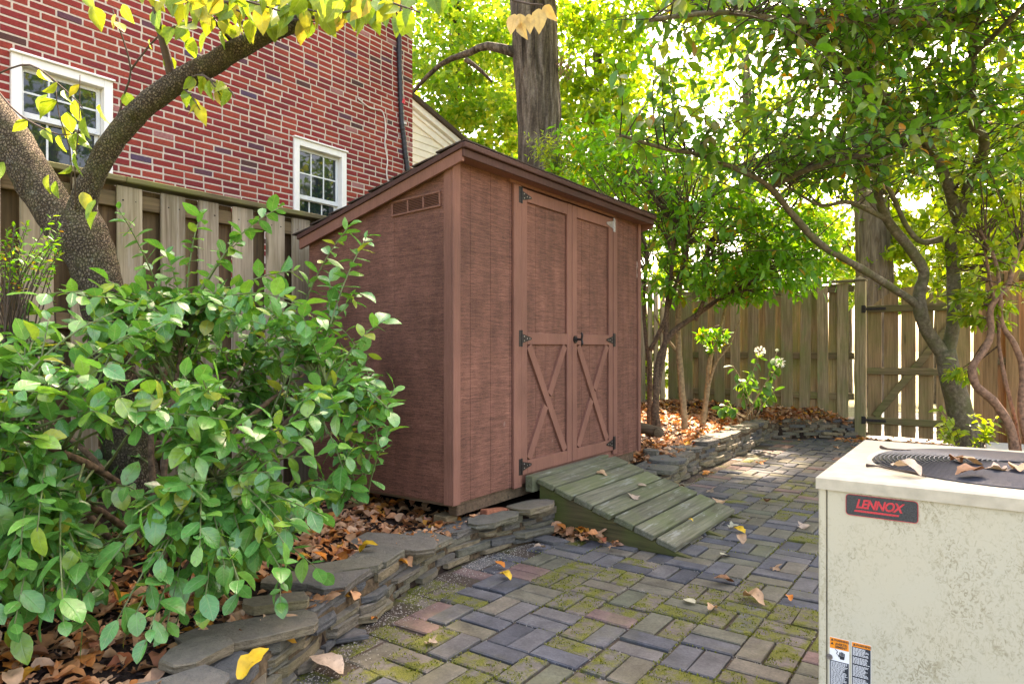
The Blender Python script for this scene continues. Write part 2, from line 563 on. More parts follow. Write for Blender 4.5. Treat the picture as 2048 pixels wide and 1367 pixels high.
c = g.mix(1.0, c, g.ramp(n1, [(0.25, 0.4), (0.75, 1.6)]), 'MULTIPLY')
c = g.mix(g.ramp(n2, [(0.5, 0.0), (0.72, 0.6)]), c, (0.125, 0.115, 0.045))
gz = g.n("ShaderNodeSeparateXYZ", {0: g.n("ShaderNodeNewGeometry").outputs["Normal"]}).outputs[2]
c = g.mix(g.math('MULTIPLY', g.ramp(gz, [(0.3, 0.0), (0.9, 1.0)]), 0.45), c, (0.135, 0.138, 0.13))
M['stone'] = g.surf(c, 0.82, g.bump(g.math('ADD', g.math('ADD', n1, g.math('MULTIPLY', g.noise(p, 90.0, 4), 0.35)), g.math('MULTIPLY', g.noise(g.scale(p, (1, 1, 2.5)), 45.0, 5, .75), 0.5)), 1.0, 0.012), spec=0.2)
M['earth'] = mat_plain("packed_earth", (0.115, 0.08, 0.048), 0.95, var=0.5, scale=45, bump=0.8, spec=0.1)
M['red_brick'] = mat_plain("loose_red_brick", (0.30, 0.11, 0.06), 0.9, var=0.3, scale=40, bump=0.4, spec=0.2)

# air conditioner
g = G("beige_metal")
p = g.pos()
n1 = g.noise(g.scale(p, (1, 1, .75)), 5.5, 5, 0.7)
n2 = g.noise(g.scale(p, (1, 1, .7)), 85.0, 5, 0.75, 1.5)
n3 = g.noise(g.scale(p, (1, 1, .6)), 26.0, 5, 0.7, 0.8)
c = g.mix(g.ramp(g.noise(p, 2.2, 4, 0.6), [(0.35, 0.0), (0.7, 1.0)]), (0.51, 0.455, 0.315), (0.49, 0.455, 0.335))
pat = g.ramp(n1, [(0.42, 0.0), (0.62, 1.0)])
c = g.mix(g.math('MULTIPLY', g.ramp(n2, [(0.50, 0.0), (0.60, 1.0)]), g.math('MULTIPLY', pat, 0.8)), c, (0.24, 0.20, 0.11))
c = g.mix(g.math('MULTIPLY', g.ramp(n3, [(0.56, 0.0), (0.66, 1.0)]), g.math('MULTIPLY', pat, 0.5)), c, (0.28, 0.23, 0.12))
c = g.mix(g.math('MULTIPLY', g.ramp(n2, [(0.58, 0.0), (0.66, 1.0)]), 0.35), c, (0.28, 0.25, 0.165))
M['ac'] = g.surf(c, 0.5, g.bump(n2, 0.05, 0.002), spec=0.4)
M['ac_top'] = mat_plain("beige_metal_top", (0.49, 0.43, 0.31), 0.5, var=0.16, scale=22, bump=0.06)
M['ac_black'] = mat_plain("black_coated_wire", (0.03, 0.033, 0.042), 0.45, var=0.25, scale=50, bump=0.1)
M['plate'] = mat_plain("dark_plate", (0.035, 0.04, 0.042), 0.45, var=0.5, scale=300, bump=0.2)
M['plate_red'] = mat_plain("red_print", (0.60, 0.035, 0.045), 0.5, var=0.25, scale=300, bump=0.0)
M['lab_orange'] = mat_plain("orange_print", (0.85, 0.26, 0.01), 0.5, var=0.05, bump=0.0)
M['lab_white'] = mat_plain("label_white", (0.78, 0.78, 0.76), 0.5, var=0.05, bump=0.0)
M['lab_dark'] = mat_plain("label_ink", (0.018, 0.024, 0.032), 0.5, var=0.1, bump=0.0)

# bark
g = G("dogwood_bark")
p = g.pos()
v = g.voro(g.vmath('ADD', g.scale(p, (1, 1, .8)), g.vmath('MULTIPLY', g.n('ShaderNodeTexNoise', {'Vector': p, 'Scale': 40.0}).outputs[1], (.012, .012, .012))), 80.0, 'DISTANCE_TO_EDGE')
n1 = g.noise(p, 9.0, 5, 0.65)
n2 = g.noise(p, 120.0, 4, 0.6)
c = g.ramp(v, [(0.0, (0.045, 0.033, 0.022)), (0.13, (0.11, 0.084, 0.057)), (0.4, (0.165, 0.13, 0.09))])
c = g.mix(1.0, c, g.ramp(n2, [(0.3, 0.7), (0.7, 1.3)]), 'MULTIPLY')
c = g.mix(g.ramp(n1, [(0.46, 0.0), (0.7, 0.8)]), c, (0.10, 0.10, 0.04))
c = g.mix(g.ramp(g.noise(p, 22.0, 5, .7), [(0.6, 0.0), (0.7, 0.6)]), c, (0.22, 0.22, 0.17))
c = g.mix(g.ramp(g.noise(g.scale(p, (1, 1, .3)), 6.0, 5, .7), [(0.35, 0.6), (0.5, 0.0)]), c, (0.06, 0.045, 0.03))
M['bark_dog'] = g.surf(c, 0.9, g.bump(g.ramp(v, [(0.0, 0.0), (0.16, 1.0)]), 0.9, 0.010, g.bump(n2, 0.4, 0.004)), spec=0.2)
g = G("oak_bark")
p = g.pos()
n1 = g.noise(g.scale(p, (13, 13, 1.5)), 1.0, 6, 0.65, 0.6)
n2 = g.noise(p, 30.0, 4)
c = g.ramp(n1, [(0.32, (0.022, 0.017, 0.013)), (0.5, (0.085, 0.07, 0.055)), (0.68, (0.20, 0.175, 0.145))])
c = g.mix(1.0, c, g.ramp(n2, [(0.3, 0.75), (0.7, 1.25)]), 'MULTIPLY')
M['bark_oak'] = g.surf(c, 0.95, g.bump(n1, 1.0, 0.06), spec=0.15)
g = G("smooth_bark")
p = g.pos()
n1 = g.noise(p, 26.0, 6, 0.7)
n2 = g.noise(p, 5.0, 4, 0.6)
c = g.ramp(n1, [(0.3, (0.06, 0.047, 0.03)), (0.55, (0.155, 0.128, 0.085)), (0.75, (0.27, 0.23, 0.165))])
c = g.mix(g.ramp(n2, [(0.45, 0.0), (0.65, 0.8)]), c, (0.085, 0.09, 0.03))
M['bark_mag'] = g.surf(c, 0.85, g.bump(n1, 0.5, 0.012), spec=0.25)
g = G("pale_furrowed_bark")
p = g.pos()
n1 = g.noise(g.scale(p, (13, 13, 1.5)), 1.0, 6, 0.65, 0.6)
c = g.ramp(n1, [(0.32, (0.07, 0.052, 0.038)), (0.5, (0.15, 0.118, 0.09)), (0.68, (0.26, 0.215, 0.17))])
M['bark_pale'] = g.surf(c, 0.95, g.bump(n1, 0.8, 0.05), spec=0.15)
M['bark_shrub'] = mat_plain("shrub_bark", (0.14, 0.09, 0.055), 0.9, var=0.5, scale=45, bump=0.6, spec=0.2)
M['bark_red'] = mat_plain("reddish_bark", (0.26, 0.145, 0.09), 0.85, var=0.45, scale=28, bump=0.5, spec=0.25)
M['bark_tan'] = mat_plain("tan_bark", (0.30, 0.22, 0.12), 0.85, var=0.35, scale=30, bump=0.4, spec=0.25)
M['twig_green'] = mat_plain("green_twig", (0.12, 0.16, 0.05), 0.6, var=0.3, scale=60, bump=0.2)
M['twig_dark'] = mat_plain("dark_twig", (0.07, 0.045, 0.03), 0.8, var=0.3, scale=60, bump=0.2)

# leaves
M['lf_shrub'] = mat_leaf("shrub_leaf", [(0.0, (0.06, 0.225, 0.04)), (0.35, (0.10, 0.31, 0.05)), (0.6, (0.08, 0.275, 0.068)), (0.85, (0.15, 0.36, 0.05)), (0.96, (0.25, 0.38, 0.045)), (1.0, (0.34, 0.33, 0.04))], 0.3, 0.26, rib=(0.22, 0.38, 0.12), spec=0.85, spots=(0.16, 0.20, 0.05))
M['lf_dog'] = mat_leaf("dogwood_leaf", [(0.0, (0.16, 0.29, 0.035)), (0.4, (0.22, 0.34, 0.035)), (0.75, (0.30, 0.37, 0.035)), (0.92, (0.42, 0.40, 0.05)), (1.0, (0.55, 0.40, 0.09))], 0.45, 0.45, rib=(0.34, 0.42, 0.12), tint=(1.15, 1.1, 0.5))
M['lf_tan'] = mat_leaf("dry_gold_leaf", [(0.0, (0.52, 0.38, 0.13)), (1.0, (0.60, 0.42, 0.16))], 0.35, 0.5, rib=(0.42, 0.28, 0.10), tint=(1.1, 1.0, 0.6))
M['lf_mag'] = mat_leaf("camellia_leaf", [(0.0, (0.055, 0.155, 0.024)), (0.4, (0.09, 0.24, 0.03)), (0.75, (0.16, 0.29, 0.035)), (0.93, (0.22, 0.25, 0.04)), (0.98, (0.17, 0.14, 0.03)), (1.0, (0.6, 0.24, 0.02))], 0.5, 0.3, tint=(1.3, 1.35, 0.4), spec=0.6)
M['lf_rho'] = mat_leaf("rhododendron_leaf", [(0.0, (0.075, 0.24, 0.02)), (0.5, (0.13, 0.34, 0.028)), (0.9, (0.20, 0.40, 0.035)), (1.0, (0.42, 0.20, 0.02))], 0.55, 0.38, tint=(1.3, 1.3, 0.4))
M['lf_lime'] = mat_leaf("lime_leaf", [(0.0, (0.14, 0.27, 0.02)), (0.5, (0.24, 0.37, 0.028)), (1.0, (0.36, 0.42, 0.04))], 0.58, 0.42, tint=(1.3, 1.2, 0.4))
M['lf_tree'] = mat_leaf("tree_leaf", [(0.0, (0.09, 0.20, 0.022)), (0.5, (0.17, 0.30, 0.028)), (0.85, (0.27, 0.38, 0.035)), (1.0, (0.38, 0.38, 0.045))], 0.62, 0.5, tint=(1.35, 1.3, 0.45))
M['lf_tree_y'] = mat_leaf("tree_leaf_yellow", [(0.0, (0.11, 0.27, 0.03)), (0.5, (0.21, 0.38, 0.04)), (1.0, (0.42, 0.47, 0.07))], 0.64, 0.5, tint=(1.3, 1.2, 0.5))
M['lf_brown'] = mat_leaf("fallen_leaf", [(0.0, (0.22, 0.09, 0.04)), (0.2, (0.40, 0.20, 0.09)), (0.4, (0.50, 0.31, 0.18)), (0.6, (0.52, 0.17, 0.03)), (0.78, (0.54, 0.36, 0.23)), (0.9, (0.30, 0.08, 0.03)), (1.0, (0.62, 0.30, 0.03))], 0.18, 0.6, tint=(1.1, 0.9, 0.6), spec=0.35)
M['lf_cover'] = mat_leaf("hydrangea_leaf", [(0.0, (0.05, 0.15, 0.03)), (0.6, (0.09, 0.22, 0.03)), (1.0, (0.16, 0.27, 0.04))], 0.35, 0.45, tint=(1.25, 1.2, 0.4))
M['petal'] = mat_leaf("white_petal", [(0.0, (0.70, 0.68, 0.55)), (1.0, (0.82, 0.80, 0.74))], 0.3, 0.6, tint=(1, 1, 1))
M['chip'] = mat_plain("mulch_chip", (0.05, 0.03, 0.022), 0.9, var=0.7, scale=25, bump=0.4, spec=0.2)
M['moss'] = mat_leaf("moss_blade", [(0.0, (0.075, 0.09, 0.012)), (0.5, (0.15, 0.175, 0.02)), (1.0, (0.25, 0.26, 0.045))], 0.3, 0.8, spec=0.1)
for k, col in {'leaf_orange': (0.55, 0.17, 0.015), 'leaf_gold': (0.62, 0.38, 0.02), 'leaf_buff': (0.42, 0.26, 0.14), 'leaf_brown': (0.20, 0.085, 0.035), 'leaf_pale': (0.42, 0.31, 0.22), 'leaf_cream': (0.50, 0.47, 0.32)}.items():
    M[k] = mat_leaf(k, [(0.0, tuple(x * .85 for x in col)), (1.0, tuple(min(x * 1.1, .8) for x in col))], 0.15, 0.55, tint=(1, .9, .6), spots=tuple(x * .45 for x in col))


# ------------------------------------------------------------------ helpers: leaves
def leaf_tpl(widths, fold=0.18, droop=0.15, wave=0.0):
    """leaf of length 1 along +Y; widths = [(t, halfwidth)...]"""
    V, UV, F = [(0, 0, 0)], [(0.5, 0)], []
    zc = lambda t: -droop * t * t
    for t, w in widths:
        for s in (-1, 0, 1):
            V.append((s * w, t, zc(t) + abs(s) * w * fold + s * wave * math.sin(t * 9)))
            UV.append((0.5 + s * 0.5, t))
    V.append((0, 1, zc(1)))
    UV.append((0.5, 1))
    n = len(widths)
    F += [(0, 2, 1), (0, 3, 2)]
    for i in range(n - 1):
        a = 1 + 3 * i
        F += [(a, a + 1, a + 4), (a, a + 4, a + 3), (a + 1, a + 2, a + 5), (a + 1, a + 5, a + 4)]
    a = 1 + 3 * (n - 1)
    e = len(V) - 1
    F += [(a, a + 1, e), (a + 1, a + 2, e)]
    return np.array(V, float), np.array(F), np.array(UV, float)


OVAL = [(0.1, 0.10), (0.28, 0.235), (0.5, 0.29), (0.72, 0.225), (0.9, 0.10)]
OVALR = [(0.08, 0.12), (0.25, 0.28), (0.5, 0.35), (0.75, 0.28), (0.92, 0.12)]
TPL_SHRUB = [leaf_tpl(OVALR, .18, .10), leaf_tpl(OVAL, .3, .22), leaf_tpl(OVALR, .08, .3, .02), leaf_tpl(OVAL, .12, -.05), leaf_tpl(OVALR, .45, .2, .015), leaf_tpl(OVAL, .05, .45, .02), leaf_tpl([(0.12, 0.08), (0.32, 0.2), (0.55, 0.27), (0.78, 0.25), (0.92, 0.13)], .2, .05)]
DOGW = [(0.07, 0.11), (0.24, 0.27), (0.45, 0.31), (0.68, 0.22), (0.88, 0.085)]
TPL_DOG = [leaf_tpl(DOGW, .25, .25), leaf_tpl(DOGW, .5, .4, .03), leaf_tpl(DOGW, .15, .1, .02), leaf_tpl(DOGW, .8, .15)]
LANCE = [(0.15, 0.12), (0.5, 0.21), (0.82, 0.12)]
TPL_LANCE = [leaf_tpl(LANCE, .25, .15), leaf_tpl(LANCE, .1, .35)]
TPL_MAG = [leaf_tpl([(0.12, 0.12), (0.35, 0.25), (0.6, 0.26), (0.85, 0.12)], .2, .15), leaf_tpl([(0.12, 0.12), (0.35, 0.25), (0.6, 0.26), (0.85, 0.12)], .35, .3)]
TPL_FAR = [leaf_tpl([(0.3, 0.26), (0.65, 0.24)], .25, .2), leaf_tpl([(0.45, 0.33)], .3, .1)]


def star_tpl(seed, curl):
    r_ = random.Random(seed)
    tips = [(-90, .40), (-62, .17), (-35, .48), (-12, .27), (18, .60), (45, .32), (90, .66), (135, .32), (162, .60), (192, .27), (215, .48), (242, .17)]
    rim = []
    for i, (a, rr) in enumerate(tips):
        a2, r2 = tips[(i + 1) % len(tips)]
        if a2 < a:
            a2 += 360
        a_ = a + r_.uniform(-6, 6)
        rr *= r_.uniform(.85, 1.1)
        rim.append((a_, rr))
        rim.append(((a_ + a2) / 2, (rr + r2) / 2 * r_.uniform(.86, 1.06)))
    k1, k2, ph = r_.uniform(.5, 1.2) * curl, r_.uniform(-.4, .9) * curl, r_.uniform(0, 6)
    hz = lambda x, y: .55 * k1 * x * x + .4 * k2 * (y - .45) ** 2 + .05 * math.sin(x * 7 + ph) + .045 * math.sin(y * 8 + ph * 2)
    V, UV, F = [(0, .45, hz(0, .45))], [(.5, .45)], []
    n = len(rim)
    for fr in (.5, 1.0):
        for a, rr in rim:
            a = math.radians(a)
            x, y = math.cos(a) * rr * fr * .85, .45 + math.sin(a) * rr * fr * .85
            V.append((x, y, hz(x, y) + (r_.uniform(-.03, .05) if fr == 1 else 0)))
            UV.append((.5 + x, y))
    for i in range(n):
        j = (i + 1) % n
        F += [(0, 1 + i, 1 + j), (1 + i, 1 + n + i, 1 + n + j), (1 + i, 1 + n + j, 1 + j)]
    return np.array(V, float), np.array(F), np.array(UV, float)


def curl_tpl(seed):
    r_ = random.Random(seed)
    V, F, UV = leaf_tpl([(.06, .12), (.16, .24), (.3, .33), (.45, .36), (.6, .33), (.74, .25), (.87, .14), (.95, .06)], 0, 0)
    k = r_.uniform(.5, 1.3)
    x = V[:, 0].copy()
    y = V[:, 1].copy()
    V[:, 2] += k * (x ** 2) * 1.5 + .12 * np.sin(y * 3.1 * r_.uniform(.6, 1.3)) + .05 * np.sin(x * 10 + y * 9 + r_.uniform(0, 6))
    V[:, 0] *= 1 - .15 * k
    V[:, 0] += .035 * np.sin(y * 17 + seed)
    return V, F, UV


TPL_DEAD = [star_tpl(1, .8), star_tpl(2, .4), star_tpl(3, -.9), curl_tpl(4), curl_tpl(5), curl_tpl(6)]


def frames(p, yd, up, size, wid=None):
    """(n,3) arrays -> (n,3,4) transforms: leaf axis yd, normal towards up"""
    yd = yd / np.linalg.norm(yd, axis=1, keepdims=True)
    x = np.cross(yd, up)
    x /= np.maximum(np.linalg.norm(x, axis=1, keepdims=True), 1e-6)
    z = np.cross(x, yd)
    w = size if wid is None else size * wid
    A = np.empty((len(p), 3, 4))
    A[:, :, 0] = x * w[:, None]
    A[:, :, 1] = yd * size[:, None]
    A[:, :, 2] = z * size[:, None]
    A[:, :, 3] = p
    return A


CFn, CRn = np.array(CF), np.array(CR)


def px(p):
    d = p @ CFn
    dd = np.where(d > 0.05, d, 0.05)
    return U0 + FPX * (p @ CRn) / dd, V0 - FPX * (p[:, 2] - CAM_H) / dd, d


def joined(name, parent, A, tpls, mat):
    """one mesh holding all the leaves A"""
    base = np.array(WM[parent].translation) if parent is not None else np.zeros(3)
    Vs, Fs, Us, off = [], [], [], 0
    pick = np.arange(len(A)) % len(tpls)
    for k, (V, F, UV) in enumerate(tpls):
        S = A[pick == k]
        if len(S) == 0:
            continue
        W = np.einsum('nij,vj->nvi', S[:, :, :3], V) + S[:, None, :, 3] - base
        n = len(S)
        Vs.append(W.reshape(-1, 3))
        Fs.append((F[None] + (np.arange(n) * len(V))[:, None, None] + off).reshape(-1, 3))
        Us.append(np.tile(UV, (n, 1)))
        off += n * len(V)
    me = mesh_np(name, np.concatenate(Vs), np.concatenate(Fs), np.concatenate(Us), smooth=True)
    me.materials.append(mat)
    return put(name, me, parent)


TPL_MESH = {}


def tpl_mesh(tpls, k, mat, name):
    key = (id(tpls), k, mat.name)
    if key not in TPL_MESH:
        V, F, UV = tpls[k]
        me = mesh_np(name, V, F, UV, smooth=True)
        me.materials.append(mat)
        TPL_MESH[key] = me
    return TPL_MESH[key]


def to_matrix(a):
    return Matrix((tuple(a[0]), tuple(a[1]), tuple(a[2]), (0, 0, 0, 1)))


def leafset(parent, A, tpls, mat, n_ind, leaf_name="leaf", rest_name="foliage", front=None):
    """the n_ind leaves showing largest become objects, the rest one part"""
    if n_ind >= len(A):
        order, rest = np.arange(len(A)), np.zeros(0, int)
    else:
        p = A[:, :, 3]
        u, v, d = px(p)
        sc = np.linalg.norm(A[:, :, 1], axis=1) / np.maximum(d, .2)
        ok = (u > -20) & (u < 2068) & (v > -20) & (v < 1387) & (d > .2)
        if front is not None:
            ok &= front(p, u, v)
        sc = np.where(ok, sc, 0)
        o = np.argsort(-sc)
        order, rest = o[:n_ind], o[n_ind:]
    for i in order:
        put(leaf_name, tpl_mesh(tpls, int(i) % len(tpls), mat, leaf_name), parent, to_matrix(A[i]))
    if len(rest):
        q = joined(rest_name, parent, A[rest], tpls, mat)
        q["kind"] = "stuff"


def rand_unit(n):
    v = nrng.normal(size=(n, 3))
    return v / np.linalg.norm(v, axis=1, keepdims=True)


def twig(p0, p1, sag=0.1, n=7, wob=0.03):
    p0, p1 = Vector(p0), Vector(p1)
    L = (p1 - p0).length
    side = (p1 - p0).cross(Vector((0, 0, 1)))
    side = side.normalized() if side.length > 1e-4 else Vector((1, 0, 0))
    b = rnd.uniform(-1, 1) * wob * L
    out = []
    for i in range(n):
        t = i / (n - 1)
        w = math.sin(math.pi * t)
        out.append(p0.lerp(p1, t) + Vector((0, 0, sag * L * w)) + side * b * w)
    return out


def leaves_on(path, n, size, t0=0.35, spread=1.0, droop=0.2, upb=0.9, jitter=.25):
    """alternate leaves on a twig; returns p, dir, up, size lists"""
    res = []
    m = len(path) - 1
    ph = rnd.uniform(0, 6.28)
    for i in range(n):
        t = t0 + (1 - t0) * (i + .5) / n
        k = min(int(t * m), m - 1)
        q = path[k].lerp(path[k + 1], t * m - k)
        d = (path[k + 1] - path[k]).normalized()
        s = d.orthogonal().normalized()
        s = Matrix.Rotation(ph + i * 2.4, 3, d) @ s
        fwd = 0.55 + 0.9 * (t > .93)
        ld = (d * fwd + s * spread + Vector((rnd.gauss(0, jitter), rnd.gauss(0, jitter), rnd.gauss(0, jitter) - droop)))
        up = Vector((rnd.gauss(0, .35), rnd.gauss(0, .35), upb))
        res.append((q, ld.normalized(), up, size * rnd.choice((.5, .7, .85, 1, 1, 1.1, 1.2)) * rnd.uniform(.9, 1.1)))
    return res


def as_frames(res, w0=.85, w1=1.15):
    p = np.array([r_[0] for r_ in res])
    d = np.array([r_[1] for r_ in res])
    u = np.array([r_[2] for r_ in res])
    s = np.array([r_[3] for r_ in res])
    return frames(p, d, u, s, nrng.uniform(w0, w1, len(s)))


def limb(name, pts, radii, mat, parent, n=12, step=0.08, rough=0.06, freq=9.0):
    P, R = catmull(pts, radii, step)
    f = lambda q, a, r_: r_ * rough * mnoise.noise(q * freq) * 2
    V, F = tube_geo(P, R, n, f)
    mb = MB()
    mb.add(V, F)
    mb.build(name, mat, parent, smooth=True)
    return P, R


# ------------------------------------------------------------------ the setting: ground, patio joints, bed, path beyond the gate
WALL = [(-1.55, .35), (-1.78, .95), (-2.04, 1.52), (-2.20, 1.94), (-2.26, 2.17), (-2.37, 2.545), (-2.40, 3.08), (-2.29, 3.64), (-2.24, 4.3), (-2.22, 5.0), (-2.24, 5.63), (-2.31, 6.44), (-2.28, 7.0), (-2.28, 8.07), (-2.32, 8.95), (-2.30, 9.30), (-2.1, 9.50), (-1.78, 9.74), (-1.42, 9.98)]
WY = np.array([w[1] for w in WALL])
WX = np.array([w[0] for w in WALL])
FENCE_X = -4.2
REAR_Y = 10.05


def in_bed(x, y, marg=0.0):
    xw = np.interp(y, WY, WX)
    return x < xw - marg


def bed_h(x, y):
    xw = np.interp(y, WY, WX)
    t = np.clip((xw - x) / 1.7, 0, 1)
    return 0.135 + 0.02 * (y > 5.6) + 0.20 * t ** 1.2 * np.clip((np.abs(y - 4.2) - .6) / 1.6, 0.25, 1)


mb = MB()
mb.add([(-200, -200, -.05), (200, -200, -.05), (200, 200, -.05), (-200, 200, -.05)], [(0, 1, 2, 3)])
o = mb.build("ground", M['ground'])
tag(o, "bare soil and thin grass around the yard", None, kind="structure")

mb = MB()
mb.add([(-2.9, -1.5, -.014), (3.2, -1.5, -.014), (3.2, 10.0, -.014), (-2.9, 10.0, -.014)], [(0, 1, 2, 3)])
patio = mb.build("patio", M['sand'])
tag(patio, "brick patio with sandy mossy joints", None, kind="structure")

nx, ny = 90, 230
gx = np.linspace(-4.6, -1.2, nx)
gy = np.linspace(-1.0, 10.4, ny)
X, Y = np.meshgrid(gx, gy)
Zb = bed_h(X, Y) + 0.018 * np.array([mnoise.noise(Vector((a * 6, b * 6, 0))) for a, b in zip(X.ravel(), Y.ravel())]).reshape(X.shape)
Z = np.where(in_bed(X, Y, 0.07), Zb, -0.045)
V = np.stack([X.ravel(), Y.ravel(), Z.ravel()], 1)
ii = np.arange(nx * ny).reshape(ny, nx)
Fq = np.stack([ii[:-1, :-1].ravel(), ii[:-1, 1:].ravel(), ii[1:, 1:].ravel(), ii[1:, :-1].ravel()], 1)
me = mesh_np("garden_bed", V, Fq, smooth=True)
o = put("garden_bed", me, None, None, M['mulch'])
tag(o, "raised garden bed of dark mulch behind the stone wall", None, kind="structure")

mb = MB()
mb.box((-1.6, 10.12, -.06), (1.6, 14.5, -.012))
o = mb.build("path", M['concrete'])
tag(o, "pale sunlit concrete path beyond the gate", None, kind="structure")

# ---- patio pavers
CELL = .2243


def paver_mesh(seed, mat, lx, ly):
    r_ = random.Random(seed)
    b = .005
    ring = lambda ins, z: [(sx * (lx / 2 - ins) + r_.uniform(-.0022, .0022), sy * (ly / 2 - ins) + r_.uniform(-.0022, .0022), z + r_.uniform(-.0008, .0008)) for sx, sy in ((-1, -1), (1, -1), (1, 1), (-1, 1))]
    V = ring(0, -.05) + ring(0, -b) + ring(b, 0)
    F = [(8, 9, 10, 11)]
    for a in (0, 4):
        F += [(a + i, a + (i + 1) % 4, a + 4 + (i + 1) % 4, a + 4 + i) for i in range(4)]
    return np.array(V), F


LX, LY = CELL - .011, CELL / 2 - .010
PV = []
for mi, m_ in enumerate(PAVERS):
    row = []
    for k in range(4):
        V, F = paver_mesh(mi * 10 + k, m_, LX, LY)
        me = mesh_np("paver", V, F)
        me.materials.append(m_)
        row.append((me, V, F))
    PV.append(row)
pav = []
for ci in range(-9, 9):
    x0 = -.82 + ci * CELL
    drift = .012 * mnoise.noise(Vector((ci * .9, 3.1, 0)))
    for cj in range(-10, 34):
        y0 = 2.44 + cj * (CELL + .0022) + drift
        if y0 > 9.75:
            continue
        typ = (ci + 3 + cj - 1) % 2   # cell x -1.493..-1.27 / y 2.67 lies along X
        for h in (0, 1):
            if typ == 0:
                c_, ang = (x0 + CELL / 2, y0 + CELL * (.25 + .5 * h)), 0
            else:
                c_, ang = (x0 + CELL * (.25 + .5 * h), y0 + CELL / 2), math.pi / 2
            xw = float(np.interp(c_[1], WY, WX))
            if c_[0] < xw - .02:
                continue
            if c_[0] < xw + .12 and rnd.random() < .45:
                continue
            near = c_[0] - xw
            mz = mnoise.noise(Vector((c_[0] * 1.3 + 4.2, c_[1] * 1.1, 2.2))) + .55 * math.exp(-((c_[0] + 1.75) ** 2 / .5 + (c_[1] - 2.75) ** 2 / .9)) + .25 * math.exp(-((c_[0] + .75) ** 2 / .3 + (c_[1] - 1.9) ** 2 / .3))
            q = rnd.random()
            if mz > .44 and q < .66:
                mi = 3
            elif mz > .15 and q < .12:
                mi = 3
            elif q < .66:
                mi = 0
            elif q < .945:
                mi = 1
            else:
                mi = 2
            if near < .35 and mi == 0 and rnd.random() < .3:
                mi = 2
            wob = 1.0 + 1.5 * (near < .4)
            Mx = T(c_[0] + rnd.gauss(0, .0018) * wob, c_[1] + rnd.gauss(0, .0018) * wob, rnd.gauss(0, .0028) - (.006 if near < .2 else 0) - (.006 if rnd.random() < .06 else 0)) @ Matrix.Rotation(ang + rnd.gauss(0, .008) * wob, 4, 'Z') @ Matrix.Rotation(rnd.gauss(0, .009), 4, 'X') @ Matrix.Rotation(rnd.gauss(0, .007), 4, 'Y')
            pav.append((Mx, mi, rnd.randrange(4)))
P = np.array([m_[0].translation for m_ in pav])
u, v, d = px(P)
vis = (u > 350) & (u < 1660) & (v < 1400) & (v > 860) & (d > 1)
score = np.where(vis, 1 / np.maximum(d, .1), 0)
order = np.argsort(-score)
mb = MB()
moss_pts = []
for rank, i in enumerate(order):
    Mx, mi, k = pav[i]
    if rank < 300:
        put("paver", PV[mi][k][0], patio, Mx)
    else:
        mb.add([Mx @ Vector(q) for q in PV[mi][k][1]], PV[mi][k][2], mi)
    if mi == 3 and d[i] < 5.2 and vis[i]:
        moss_pts.append(Mx)
o = mb.build("paver_field", PAVERS, patio)
o["kind"] = "stuff"
# moss tufts on the mossy pavers and in the joints
tp, td, ts = [], [], []
for Mx in moss_pts:
    dd = Mx.translation.length
    for k in range(int(260 if dd < 3.6 else 120)):
        q = Mx @ Vector((rnd.uniform(-LX / 2, LX / 2), rnd.uniform(-LY / 2, LY / 2), 0.0005))
        if mnoise.noise(q * 17) + .6 * mnoise.noise(q * 41) < .06:
            continue
        tp.append(q)
        td.append((rnd.gauss(0, .8), rnd.gauss(0, .8), 1))
        ts.append(rnd.uniform(.004, .0095))
for k in range(9000):
    ci, cj = rnd.randrange(-8, 2), rnd.uniform(-6, 16)
    if rnd.random() < .5:
        q = Vector((-.82 + ci * CELL + rnd.gauss(0, .003), 2.44 + cj * CELL, -.008))
    else:
        q = Vector((-.82 + (ci + rnd.random()) * CELL, 2.44 + round(cj) * (CELL + .0022) + rnd.gauss(0, .003), -.008))
    if q.x < np.interp(q.y, WY, WX) + .1 or mnoise.noise(q * 2.3 + Vector((9, 0, 0))) < .02:
        continue
    tp.append(q)
    td.append((rnd.gauss(0, .5), rnd.gauss(0, .5), 1))
    ts.append(rnd.uniform(.006, .013))
A = frames(np.array(tp), np.array(td, float), rand_unit(len(tp)), np.array(ts))
o = joined("moss", patio, A, [leaf_tpl([(.4, .33)], .3, .2)], M['moss'])
o["kind"] = "stuff"
# pale grit lying in the joints and along the wall foot
mb = MB()
for k in range(6500):
    if k % 3:
        ci, cj = rnd.randrange(-8, 3), rnd.uniform(-6, 18)
        if k % 2:
            q = (-.82 + ci * CELL + rnd.gauss(0, .004), 2.44 + cj * CELL)
        else:
            q = (-.82 + (ci + rnd.random()) * CELL, 2.44 + round(cj) * (CELL + .0022) + rnd.gauss(0, .004))
        z = -.008
    else:
        y = rnd.uniform(1.2, 3.7)
        q = (float(np.interp(y, WY, WX)) + abs(rnd.gauss(.05, .08)), y)
        z = -.004
    if q[0] < np.interp(q[1], WY, WX):
        continue
    s = rnd.uniform(.0015, .0042)
    c_ = Vector((q[0], q[1], z + s * .5))
    mb.add([c_ + Vector(t_) * s for t_ in ((1, 0, 0), (-.5, .9, 0), (-.5, -.9, 0), (0, 0, .9))], [(0, 1, 3), (1, 2, 3), (2, 0, 3)])
o = mb.build("grit", mat_plain("pale_grit", (0.42, 0.37, 0.30), 0.9, var=0.5, scale=90), patio)
o["kind"] = "stuff"

# ------------------------------------------------------------------ dry stone wall
stone_wall = thing("stone_wall", "low curved dry-stacked flagstone wall edging the garden bed", "stone wall", (-2.25, 5.0, 0))
wp = [Vector((x, y, 0)) for x, y in WALL]
wp, _ = catmull(wp, [0] * len(wp), .02)
seg = [0.0]
for a, b in zip(wp, wp[1:]):
    seg.append(seg[-1] + (b - a).length)
WL = seg[-1]


